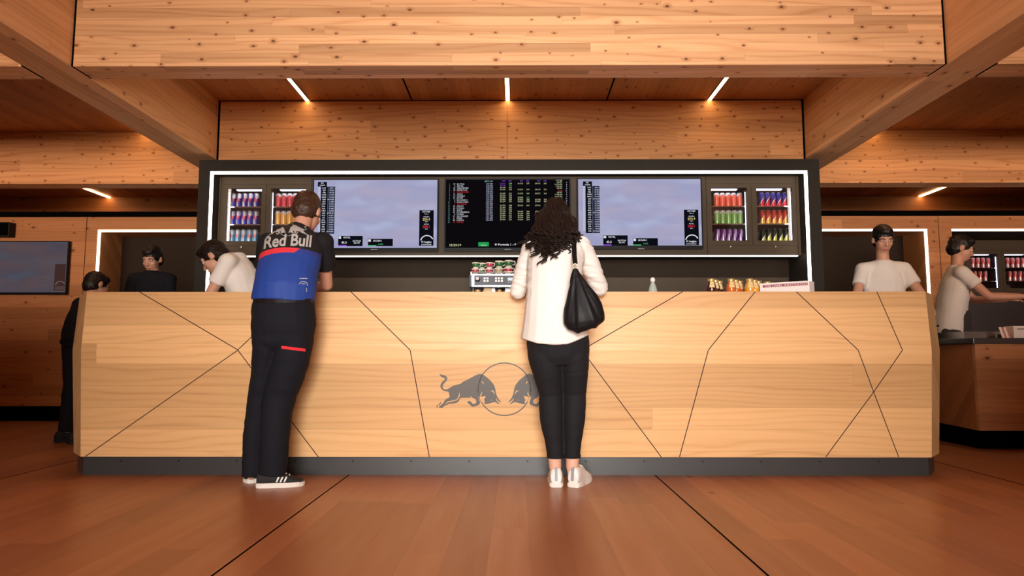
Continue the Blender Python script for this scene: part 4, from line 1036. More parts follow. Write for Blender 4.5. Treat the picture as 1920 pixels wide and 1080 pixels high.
def shoe(root, heel, ang, L, up, so, tabmat=None, collar=.075, w=.046, name='shoe', stripes=None):
    """low shoe: upper, sole and details; heel = point on the floor under the heel back, ang = heading"""
    d = V((math.cos(ang), math.sin(ang), 0)); n = V((-d.y, d.x, 0)); h = V((heel[0], heel[1], 0)); k = L / .27
    S = [(.000, .030, .058), (.012, .036, .076), (.04, .039, .080), (.085, .039, .074), (.13, .042, .066), (.175, .047, .052), (.215, .047, .040), (.25, .036, .032), (.268, .014, .024)]
    bm = B(); rings = []
    for x, ww, hh in S:
        ring = []
        for q in range(20):
            a = 2 * math.pi * q / 20; cx = math.copysign(abs(math.cos(a)) ** .7, math.cos(a)); cz = math.copysign(abs(math.sin(a)) ** .75, math.sin(a))
            lean = .30 if x < .1 else .25
            wid = ww * w / .046 * (1 - lean * max(0, cz) ** 1.5)
            ring.append(bm.verts.new(h + d * (x * k) + n * (cx * wid) + V((0, 0, .016 + (hh * collar / .075 - .016) * (cz + 1) / 2))))
        rings.append(ring)
    for a, b in zip(rings, rings[1:]):
        for q in range(20): bm.faces.new((a[q], a[(q + 1) % 20], b[(q + 1) % 20], b[q]))
    bm.faces.new(rings[0][::-1]); bm.faces.new(rings[-1])
    t = obj(name, fuse(bm, .005, 2), up, root, True)
    bm = B(); out = []
    SO = [(-.004, .020), (.002, .034), (.02, .041), (.06, .043), (.11, .042), (.16, .048), (.20, .051), (.24, .044), (.262, .028), (.274, .008)]
    pts = [(x, ww) for x, ww in SO] + [(x, -ww) for x, ww in SO[::-1]]
    prism(bm, [h + d * (x * k) + n * (ww * w / .046) + V((0, 0, .0005)) for x, ww in pts], (0, 0, .026)); bmesh.ops.bevel(bm, geom=bm.edges[:], offset=.004, segments=2, affect='EDGES')
    obj('sole', bm, so, t)
    if tabmat:
        bm = B(); q = []
        for zz, off in ((.026, -.013), (.045, -.0085), (.062, -.004), (.076, .003)):
            c = h + d * (off * k) + V((0, 0, zz * collar / .075)); q.append((bm.verts.new(c + n * .0075), bm.verts.new(c - n * .0075), bm.verts.new(c - n * .0075 + d * .006), bm.verts.new(c + n * .0075 + d * .006)))
        for a, b in zip(q, q[1:]):
            for i in range(4): bm.faces.new((a[i], a[(i + 1) % 4], b[(i + 1) % 4], b[i]))
        bm.faces.new(q[0]); bm.faces.new(q[-1])
        obj('heel_tab', bm, tabmat, t)
    if stripes:
        bm = B(); src = t.data
        bvh = BVHTree.FromPolygons([v.co + world_origin(t) for v in src.vertices], [p.vertices[:] for p in src.polygons])
        for sd in (-1, 1):
            for i in range(3):
                x0 = .115 + i * .022; prev = None
                for j in range(7):
                    zz = .030 + .028 * j / 6; row = []
                    for e in (-.005, .005):
                        o_ = h + d * ((x0 + e + .012 * j / 6) * k) + n * (sd * .1) + V((0, 0, zz))
                        hit = bvh.ray_cast(o_, n * -sd)
                        if hit[0] is None: row = None; break
                        row.append(bm.verts.new(hit[0] + n * sd * .0012))
                    if row and prev: bm.faces.new((prev[0], prev[1], row[1], row[0]))
                    prev = row
        obj('stripes', bm, stripes, t)
    bm = B(); 
    for i in range(4):
        c = h + d * ((.125 + .02 * i) * k) + V((0, 0, (.0705 - .0075 * i) * collar / .075)); tube(bm, [c - n * .018, c + V((0, 0, .004)), c + n * .018], .0028, 6)
    obj('laces', bm, so, t)
    return t
def limb(bm, pts, rad): 
    for (a, r0), (b, r1) in zip(zip(pts, rad), list(zip(pts, rad))[1:]): caps(bm, a, r0, b, r1)
def body(root, J, mat, s=1.0, voxel=.007, legs=True, handpose=None):
    bm = B(); R, P = head(bm, J['head'], J['f'], J['u'], s)
    nk = J['neck']; caps(bm, nk - J['u'] * .02, .054 * s, J['head'] - J['u'] * .05 * s - J['f'] * .02 * s, .050 * s)
    sl, sr = J['shl'], J['shr']; pe = J['pelvis']; ch = (sl + sr) / 2 * .62 + pe * .38
    ax = (sr - sl).normalized()
    for k in (-1, 1):
        caps(bm, pe + ax * k * .07 * s, .095 * s, ch + ax * k * .06 * s, .095 * s); caps(bm, ch + ax * k * .06 * s, .095 * s, nk * .5 + (sl if k < 0 else sr) * .5 - V((0, 0, .04)), .06 * s)
        caps(bm, nk, .045 * s, (sl if k < 0 else sr), .050 * s)
    for q, sh in (('l', sl), ('r', sr)):
        e, w = J['el' + q], J['wr' + q]
        limb(bm, [sh, sh * .5 + e * .5, e, e * .6 + w * .4, w], [.048 * s, .042 * s, .036 * s, .036 * s, .026 * s])
        hp = (handpose or {}).get(q, {})
        hd = hp.get('d', (w - e).normalized()); hand(bm, w, hd, hp.get('n', V((0, 0, -1))), hp.get('t', ax * (1 if q == 'l' else -1)), hp.get('curl', .3), s * .95)
        if legs:
            h, k, a = J['hip' + q], J['kn' + q], J['an' + q]
            limb(bm, [h, h * .5 + k * .5, k, k * .65 + a * .35, a], [.078 * s, .065 * s, .050 * s, .050 * s, .038 * s])
            if ('to' + q) in J: limb(bm, [a, J['to' + q]], [.032 * s, .016 * s]); caps(bm, a, .032, V((a.x, a.y, .05)) + V((a.x - J['to' + q].x, a.y - J['to' + q].y, 0)) * .06, .022)
    me = fuse(bm, voxel, 5); o = obj('body', me, mat, root, True)
    face_parts(P, R, root, s)
    return P, R
def fold(amp, fx, fz, seed=0.0, ridge=None):
    def g(c, n):
        v = noise.noise(V((c.x * fx + seed, c.y * fx, c.z * fz))) + .5 * noise.noise(V((c.x * fx * 2.1 + seed, c.y * fx * 2.1 + 3, c.z * fz * 2.1)))
        return amp * v
    return g
def PS(px, py, Y, hw, hd, dx=0): return (at(px, py, Y), hw * Y / F, hd)

# ---------------------------------------------------------------- woman in the white jacket
wr = thing('person', 'woman with long dark curls in white jacket and black jeans leaning on the counter', 'person', (.24, 3.85, 0))
W = dict(ankl=at(1041, 876, 3.865), ankr=at(1073, 876, 3.865))
J = dict(head=at(1042, 409, 4.00), f=V((-.05, .80, -.60)), u=V((0, .6, .8)), neck=at(1043, 452, 3.93), shl=at(999, 462, 3.90), shr=at(1090, 460, 3.90),
         ell=at(972, 545, 4.01), elr=at(1124, 540, 4.03), wrl=at(1000, 538, 4.26) , wrr=at(1085, 538, 4.27), pelvis=at(1047, 612, 3.80),
         hipl=at(1022, 640, 3.80), hipr=at(1078, 640, 3.80), knl=at(1034, 748, 3.865), knr=at(1077, 748, 3.865), anl=W['ankl'], anr=W['ankr'])
hl, hr = atz(1043, 914.5, 0), atz(1074, 914.5, 0)
J['tol'] = V((hl.x + .01, hl.y + .15, .028)); J['tor'] = V((hr.x + .06, hr.y + .135, .028))
for q in ('wrl', 'wrr'): J[q].z = CT + .105
P_, R_ = body(wr, J, SKW, .93, .006, True, {'l': dict(d=V((.35, .93, -.22)), n=V((0, 0, -1)), curl=.12), 'r': dict(d=V((-.35, .93, -.22)), n=V((0, 0, -1)), curl=.12)})
# black jeans
bm = B()
loft(bm, [PS(1046, 585, 3.80, 46, .115), PS(1047, 615, 3.79, 54, .130), PS(1046, 640, 3.79, 59, .135), PS(1048, 662, 3.80, 57, .125), PS(1049, 678, 3.81, 50, .10)])
loft(bm, [PS(1020, 640, 3.80, 33, .11), PS(1022, 668, 3.80, 32.5, .108), PS(1027, 695, 3.815, 29, .095), PS(1033, 738, 3.85, 22.5, .070), PS(1033.5, 765, 3.845, 23, .072), PS(1034.5, 790, 3.845, 21.5, .066), PS(1039, 830, 3.855, 16.5, .052), PS(1041.5, 857, 3.86, 14.5, .047)])
loft(bm, [PS(1076, 640, 3.80, 30, .11), PS(1076, 668, 3.80, 28.5, .106), PS(1078, 695, 3.815, 25.5, .093), PS(1077.5, 738, 3.85, 21.5, .070), PS(1076.5, 765, 3.845, 21.5, .072), PS(1076, 790, 3.845, 20.5, .066), PS(1074, 830, 3.855, 16, .052), PS(1073, 857, 3.86, 14.5, .047)])
def jf(c, n):
    z = c.z; v = .0022 * noise.noise(V((c.x * 9, c.y * 9, z * 26)))
    for zk, a in ((.50, .0035), (.62, .003), (.40, .0025)): v -= a * math.exp(-((z - zk - .06 * (c.x - .22)) / .008) ** 2) * (.5 + noise.noise(V((c.x * 12, zk * 40, 0))))
    return v
je = obj('jeans', fuse(bm, .0065, 4, .5, jf), CLK, wr, True)
for px, py, hw in ((1041.5, 855.5, 15.6), (1073, 855, 15.6)):
    bm = B(); c, a, b = PS(px, py, 3.86, hw, .050); a2 = .010
    lathe(bm, [(a - .006, -a2), (a, -a2 * .8), (a + .001, a2 * .8), (a - .006, a2)], c, 24); obj('turn_up', bm, CLK, je, True)
TAB = plain('heel_tab_grey', (.30, .31, .34), .5)
shoe(wr, hl + V((0, .0, 0)), math.radians(88), .25, WHS, SOLE, TAB, .108, .043)
shoe(wr, hr + V((0, .0, 0)), math.radians(66), .25, WHS, SOLE, TAB, .108, .043)
# white jacket: loose body, slouchy sleeves
bm = B()
loft(bm, [PS(1040, 646, 3.79, 64, .165), PS(1039.5, 630, 3.79, 62, .16), PS(1038.5, 600, 3.79, 57, .152), PS(1037.5, 560, 3.80, 51.5, .142), PS(1038.5, 520, 3.83, 51.5, .138), PS(1042, 490, 3.86, 54, .13), PS(1043.5, 468, 3.89, 54, .115), PS(1043.5, 453, 3.91, 47, .095), PS(1043.5, 442, 3.925, 32, .075), PS(1043.5, 434, 3.935, 20, .06)])
for q, sg in (('l', -1), ('r', 1)):
    sh, e, w = J['sh' + q], J['el' + q], J['wr' + q]
    limb(bm, [sh + V((-sg * .01, 0, -.01)), sh * .55 + e * .45 + V((0, -.012, 0)), e + V((0, -.006, 0))], [.070, .060, .051])
    d = (w - e).normalized(); loft(bm, [(e - d * .02, .046, .046), (e * .5 + w * .5, .044, .044), (w - d * .02, .040, .040)], (0, 0, 1))
def wf(c, n):
    v = .0022 * noise.noise(V((c.x * 14, c.y * 10, c.z * 5))) 
    dx = abs(c.x - .215)
    if dx > .135 and c.z > 1.02:                     # cross folds on the sleeves
        v += .0055 * noise.noise(V((c.x * 6, c.y * 8, c.z * 48 + c.x * 20))) + .003 * noise.noise(V((c.x * 10, c.y * 20, c.z * 90)))
    elif c.z < 1.0: v += .006 * (1.05 - c.z) * noise.noise(V((c.x * 22, c.y * 8, c.z * 2.5))) * 2
    return v
jk = obj('jacket', fuse(bm, .0065, 6, .5, wf), CLW, wr, True)
# slant the hem: higher at the sides, lowest beside the middle
mo = world_origin(jk)
zlo = min(v.co.z for v in jk.data.vertices)
for v in jk.data.vertices:
    h = max(0.0, 1 - (v.co.z - zlo) / .10)
    if h > 0:
        x = v.co.x + mo.x
        v.co.z += h * (.038 * ((x - .225) / .19) ** 2 + .05 * max(0, (x - .27)) / .12 * .5 - .004)
bm = B()
tube(bm, [at(1043, 446, 3.81), at(1041, 500, 3.695), at(1039, 560, 3.658), at(1040, 640, 3.628)], .0018, 6); obj('back_seam', bm, CLW, jk)
# hair: cap plus long curls
bm = B()
E = lambda o, a, b, c: ell(bm, P_(*o), a, b, c, R_, 26, 20)
E((0, -.016, .034), .080, .098, .092); E((0, -.055, -.01), .080, .060, .080); E((0, -.055, -.06), .070, .040, .06)
for k in (-1, 1): E((k * .066, -.01, -.02), .030, .055, .075)
hb = obj('hair', fuse(bm, .006, 3, .5, lambda c, n: .007 * noise.noise(V((c.x * 55, c.y * 20, c.z * 14)))), HAIR['brown'], wr, True)
rh = random.Random(11); bm = B()
def lock(t, pxe, pye, r, turns, amp, Ye, flat=.55):
    px0 = 1041 + t * 19; py0 = rh.uniform(384, 402)
    p0 = at(px0, py0, 3.893 + .04 * abs(t)); jy = rh.uniform(-12, 12); p1 = at(1041 + t * 33 + rh.uniform(-3, 3), 413 + jy, 3.843 - jy * .0015 + .10 * abs(t) ** 1.5 + rh.uniform(-.012, .008)); p2 = at(1041 + t * 41 + rh.uniform(-5, 5), 440 + jy, 3.785 - jy * .0012 + .11 * abs(t) ** 2); p3 = at(pxe, pye, Ye)
    N = 64; pts, rad = [], []; ph = rh.uniform(0, 6.28)
    for j in range(N):
        q = j / (N - 1)
        if q < .28: c = p0.lerp(p1, q / .28)
        elif q < .52: c = p1.lerp(p2, (q - .28) / .24)
        else: c = p2.lerp(p3, (q - .52) / .48)
        A = amp * (.42 + .75 * q); w_ = ph + turns * 6.28 * q ** 1.2
        pts.append(c + V((A * math.cos(w_), A * flat * math.sin(w_), 0))); rad.append(r * (1 - .72 * max(0, (q - .35) / .65) ** 1.6))
    for _ in range(2): pts = [pts[0]] + [(pts[k - 1] + pts[k] * 2 + pts[k + 1]) / 4 for k in range(1, N - 1)] + [pts[-1]]
    tube(bm, pts, rad, 7)
for i in range(150):
    t = rh.uniform(-1, 1)
    lock(t, 1040 + t * 50 + rh.uniform(-5, 5), 454 - 6 * abs(t) + rh.uniform(-14, 10), rh.uniform(.007, .0105), rh.uniform(2.0, 3.2), rh.uniform(.009, .015), 3.722 + .13 * abs(t) ** 2 + rh.uniform(-.012, .010))
for t, pxe, pye in ((-1.1, 977, 455), (-.95, 988, 466), (-.78, 996, 461), (-.6, 1001, 478), (-.5, 1009, 470), (-.3, 1015, 493), (-.2, 1019, 482), (-.02, 1027, 473), (.1, 1034, 480), (.2, 1040, 483), (.35, 1046, 468), (.55, 1058, 465), (.7, 1063, 471), (.85, 1069, 461)):
    for k in range(3):
        lock(t * .9, pxe + rh.uniform(-1.5, 1.5), pye + 4 - 3 * k, 0.0120 - .0028 * k, 4.0, .020, 3.676 + .125 * abs(t) ** 2, .4)
cu = obj('curls', bm, HAIR['brown'], hb, True); cu['kind'] = 'stuff'

# black leather bag over her shoulder
bag = thing('shoulder_bag', 'slouchy black leather bag hanging from the shoulder of the woman in white', 'bag', at(1095, 620, 3.62))
YBG = 3.585
bm = B()
SB = [(1078.5, 503, 4, .012), (1079, 513, 9, .018), (1081.5, 525, 14, .028), (1085, 540, 20, .038), (1090, 557, 28.5, .048), (1092.5, 575, 35, .058), (1094.5, 590, 38, .064), (1095.5, 603, 38.5, .062), (1097, 613, 33, .052), (1099, 620, 20, .03)]
loft(bm, [PS(a, b, YBG, c, d) for a, b, c, d in SB], seg=28)
top = at(1078, 505, YBG)
def bf(c, n):
    dz = top.z - c.z; ang = (c.x - top.x) / max(.05, dz)
    return (.0065 * noise.noise(V((ang * 5.5 + 1.7, dz * 1.5, 0))) + .004 * noise.noise(V((ang * 13, dz * 3, 4)))) * min(1, dz / .08)
LEA = plain('black_leather', (.007, .007, .008), .50, spec=.22, bump=(260, .12)); 
obj('pouch', fuse(bm, .0055, 4, .5, bf), LEA, bag, True)
bm = B(); sh = at(1083, 441, 3.9)
tube(bm, [at(1078.5, 496, YBG - .002), at(1077, 478, 3.70), at(1076.5, 462, 3.765), at(1076.5, 450, 3.815), at(1077.5, 441.5, 3.87), at(1078, 438.5, 3.92), at(1079, 442, 3.975), at(1083, 462, 4.02), at(1085, 490, 4.03)], .0035, 8, (1, 0, 0))
for v in bm.verts: pass
st_ = obj('strap', bm, LEA, bag, True)
bm = B()
pp = [at(1078.5, 494, YBG - .004), at(1077, 478, 3.692), at(1076.5, 463, 3.755), at(1076.5, 450, 3.806), at(1077.5, 440.5, 3.865), at(1078, 437.5, 3.92), at(1079, 441, 3.985), at(1083, 462, 4.035), at(1086, 490, 4.045)]
loft(bm, [(p, .013, .003) for p in pp], (1, 0, 0), 12, .6)
st_.data.clear_geometry(); bm.to_mesh(st_.data); bm.free(); st_.data.transform(Matrix.Translation(-world_origin(bag))); st_.data.materials.clear(); st_.data.materials.append(LEA)
bm = B(); bmesh.ops.create_circle(bm, segments=4, radius=.001)
bm.free(); bm = B()
rc = at(1078.5, 499.5, YBG - .006); n = 24; tube(bm, [rc + V((.012 * math.cos(2 * math.pi * i / n), 0, .014 * math.sin(2 * math.pi * i / n))) for i in range(n + 1)], .0022, 6); obj('ring', bm, plain('brass', (.75, .58, .30), .25, 1.0), bag, True)

# ---------------------------------------------------------------- man in the team shirt
mr = thing('person', 'man in black, red and blue team shirt and dark trousers leaning on the counter', 'person', (-1.28, 3.85, 0))
hR, hL = atz(481, 914, 0), atz(460, 906, 0)
J = dict(head=at(576, 398, 4.12), f=V((.12, .86, -.42)), u=V((.03, .42, .9)), neck=at(560, 440, 4.02), shl=at(503, 458, 3.97), shr=at(604, 455, 3.98),
         ell=at(497, 536, 4.17), elr=at(613, 536, 4.17), wrl=at(535, 530, 4.40), wrr=at(585, 530, 4.42), pelvis=at(532, 585, 3.80),
         hipl=at(508, 612, 3.80), hipr=at(552, 612, 3.80), knl=at(488, 742, 3.90), knr=at(522, 738, 3.85), anl=at(473, 882, 3.90), anr=at(503, 886, 3.83))
for q in ('wrl', 'wrr'): J[q].z = CT + .045
for q in ('ell', 'elr'): J[q].z = max(J[q].z, CT + .046)
aR, aL = math.radians(14), math.radians(48)
J['tor'] = V((hR.x + .15 * math.cos(aR), hR.y + .15 * math.sin(aR), .028)); J['tol'] = V((hL.x + .15 * math.cos(aL), hL.y + .15 * math.sin(aL), .028))
P_, R_ = body(mr, J, SK, 1.0, .006, True, {'l': dict(d=V((.5, .85, -.06)), curl=.08), 'r': dict(d=V((-.4, .9, -.06)), curl=.08)})
hair_short(P_, R_, J['head'], 1.0, HAIR['mid'], mr, 2)
TRO = CLN
bm = B()
loft(bm, [PS(532.5, 552, 3.80, 56, .125), PS(532, 580, 3.79, 59, .138), PS(532, 610, 3.79, 60, .142), PS(531, 640, 3.80, 56, .125), PS(531, 655, 3.80, 48, .09)])
loft(bm, [PS(553, 610, 3.79, 37, .115), PS(553, 640, 3.80, 34, .112), PS(546, 675, 3.81, 34, .105), PS(536, 705, 3.82, 33, .098), PS(525, 740, 3.84, 30, .088), PS(519, 775, 3.835, 27.5, .082), PS(515, 820, 3.83, 26.5, .078), PS(513, 860, 3.835, 26, .076), PS(511, 889, 3.84, 25, .074)])
loft(bm, [PS(507, 610, 3.79, 34, .115), PS(503, 650, 3.81, 28, .105), PS(499, 690, 3.85, 25, .096), PS(490, 740, 3.89, 23, .085), PS(484, 780, 3.90, 22, .08), PS(478, 830, 3.90, 21.5, .076), PS(475, 892, 3.90, 20, .072)])
def tf(c, n): return .004 * noise.noise(V((c.x * 9, c.y * 9, c.z * 14))) + .0025 * noise.noise(V((c.x * 8, c.y * 14, c.z * 36)))
trs = obj('trousers', fuse(bm, .0065, 4, .5, tf), TRO, mr, True)
def bvh_of(o):
    w_ = world_origin(o); return BVHTree.FromPolygons([v.co + w_ for v in o.data.vertices], [p.vertices[:] for p in o.data.polygons])
def cast(bv, px, py, lift=.0015):
    d = ray(px, py).normalized(); h = bv.ray_cast(CO, d)
    return None if h[0] is None else h[0] + h[1] * lift * (1 if h[1].dot(d) < 0 else -1)
def patch(bv, top_, bot, lift=.0015):
    """strip lying on a garment between two polylines of equal length"""
    bm = B(); prev = None
    for a, b in zip(top_, bot):
        p, q = cast(bv, *a, lift), cast(bv, *b, lift)
        if p is None or q is None: prev = None; continue
        row = (bm.verts.new(p), bm.verts.new(q))
        if prev: bm.faces.new((prev[0], prev[1], row[1], row[0]))
        prev = row
    return bm
bv = bvh_of(trs)
REDC = cloth('red_cloth', (.72, .035, .045))
obj('pocket_trim', patch(bv, [(528 + i * 4, 648 + i * .5) for i in range(12)], [(528 + i * 4, 653.5 + i * .5) for i in range(12)], .003), REDC, trs)
obj('belt', patch(bv, [(478 + i * 4, 556) for i in range(28)], [(478 + i * 4, 568) for i in range(28)], .003), plain('belt_black', (.006, .006, .008), .4), trs)
shoe(mr, hR, aR, .25, BLS, SOLE, None, .095, .047, 'shoe', WHS); shoe(mr, hL, aL, .25, BLS, SOLE, None, .095, .047, 'shoe', WHS)
# team shirt
t = NT('team_shirt_cloth'); x, y, z = t.sep(t.obco())
o_m = V(mr.location)
pA, pB = at(490, 482, 3.84) - o_m, at(560, 476.5, 3.84) - o_m
def line(pa, pb):
    k = (pb.z - pa.z) / (pb.x - pa.x); return t.math('SUBTRACT', z, t.math('MULTIPLY_ADD', x, k, pa.z - k * pa.x))
bulge = t.math('MULTIPLY', t.math('POWER', t.math('SUBTRACT', x, (at(540, 470, 3.84) - o_m).x), 2.0), -.9)
up_ = t.math('SUBTRACT', line(at(490, 470, 3.84) - o_m, at(560, 467, 3.84) - o_m), bulge)
lo_ = t.math('SUBTRACT', line(at(490, 482, 3.84) - o_m, at(560, 476.5, 3.84) - o_m), bulge)
inr = t.math('LESS_THAN', t.math('ADD', x, t.math('MULTIPLY', t.math('MULTIPLY', lo_, -1), .9)), (at(560, 475, 3.84) - o_m).x)
c = t.mix(t.math('GREATER_THAN', lo_, 0), (.010, .050, .30), (.74, .035, .055))
edge = t.math('MULTIPLY_ADD', inr, 1.0, 0)
c = t.mix(t.math('MULTIPLY', t.math('GREATER_THAN', lo_, 0), t.math('SUBTRACT', 1.0, inr)), c, (.022, .040, .26))
c = t.mix(t.math('GREATER_THAN', up_, 0), c, (.008, .008, .010))
b_ = t.bsdf(Base_Color=c, Roughness=.7); n_ = t.node('ShaderNodeBump', None, Strength=.2, Distance=.003, Height=t.noise(t.obco(), 90, 2)); t.l.new(n_.outputs[0], b_.inputs['Normal'])
TEAM = t.m
bm = B()
loft(bm, [PS(532.5, 565, 3.80, 59, .150), PS(534, 545, 3.80, 58.5, .150), PS(538, 515, 3.84, 57, .146), PS(544, 488, 3.89, 58, .142), PS(550, 466, 3.94, 57, .128), PS(554, 451, 3.975, 51, .105), PS(556.5, 441, 4.0, 38, .085), PS(558.5, 432, 4.02, 21, .066), PS(560, 427, 4.03, 18, .06)])
for q, sg in (('l', -1), ('r', 1)):
    sh, e = J['sh' + q], J['el' + q]
    caps(bm, J['neck'] - V((0, 0, .01)), .058, sh + V((-sg * .02, 0, -.005)), .062)
shirt = obj('team_shirt', fuse(bm, .0065, 5, .5, lambda c, n: .0045 * noise.noise(V((c.x * 7, c.y * 7, c.z * 9 + c.x * 6))) + .002 * noise.noise(V((c.x * 18, c.y * 14, c.z * 20)))), TEAM, mr, True)
SLV = plain('sleeve_band', (.010, .010, .012), .7)
for q, sg in (('l', -1), ('r', 1)):
    sh, e = J['sh' + q], J['el' + q]; bm = B()
    caps(bm, sh, .068, sh * .8 + e * .2, .068); loft(bm, [(sh * .85 + e * .15, .067, .066), (sh * .62 + e * .38, .067, .065), (sh * .42 + e * .58, .064, .062)], (1, 0, 0))
    obj('sleeve', fuse(bm, .0065, 4, .5, lambda c, n: .005 * noise.noise(V((c.x * 9, c.y * 9, c.z * 16)))), CLB, shirt, True)
bm = B(); c0 = P_(0, -.03, -.115); 
lathe(bm, [(.058, -.016), (.064, -.012), (.062, .018), (.056, .020), (.054, -.014)], at(560, 431, 4.025), 28); obj('collar', bm, CLB, shirt, True)
bv = bvh_of(shirt)
PRINT = plain('grey_print', (.50, .50, .49), .6)
def cast_mesh(me, f, bv, lift=.002):
    """wraps flat lettering onto a garment: f maps its plane to picture points for the measuring ray"""
    bm = B(); bm.from_mesh(me); bmesh.ops.triangulate(bm, faces=bm.faces)
    for _ in range(2): bmesh.ops.subdivide_edges(bm, edges=[e for e in bm.edges if e.calc_length() > 2.2], cuts=1); bmesh.ops.triangulate(bm, faces=bm.faces)
    dead = []
    for v in bm.verts:
        p = cast(bv, *f(v.co.x, v.co.y), lift)
        if p is None: dead.append(v)
        else: v.co = p
    if dead: bmesh.ops.delete(bm, geom=dead, context='VERTS')
    return bm
me = text_mesh('Red Bull', 29.5, 'CENTER', .026, 1.0, .14, 3, .90)
def bend(u, v):
    px = 538.5 + u; return px, 461.0 - v * 1.04 + .0022 * (px - 540) ** 2 - .03 * (px - 540)
obj('shirt_lettering', cast_mesh(me, bend, bv, .0035), PRINT, shirt)
b1, b2 = B(), B()
emblem(lambda u, v, k: (bend((u - 1129) * .0385, 9 - (v - 880) * .044)[0], bend((u - 1129) * .0385, 0)[1] - 19 + (v - 880) * .034, 0), b1, b2)
b2.free(); me = bpy.data.meshes.new('e'); b1.to_mesh(me); b1.free()
obj('bull_emblem', cast_mesh(me, lambda a, b: (a, b), bv, .0035), PRINT, shirt)
# small white print low on the back
bm = B()
for pts in ([(561, 522.5), (576, 522.5)], [(560, 533), (564, 529), (571, 528.5), (575, 531), (576, 536)], [(565, 532.5), (572, 532.5)], [(574, 540), (574, 547)]):
    for i in range(len(pts) - 1):
        (x0, y0), (x1, y1) = pts[i], pts[i + 1]; dx, dy = x1 - x0, y1 - y0; L = math.hypot(dx, dy); nx, ny = -dy / L * .6, dx / L * .6
        q = [cast(bv, x0 + nx, y0 + ny, .003), cast(bv, x1 + nx, y1 + ny, .003), cast(bv, x1 - nx, y1 - ny, .003), cast(bv, x0 - nx, y0 - ny, .003)]
        if all(q): bm.faces.new([bm.verts.new(p) for p in q])
obj('small_print', bm, PRINT, shirt)

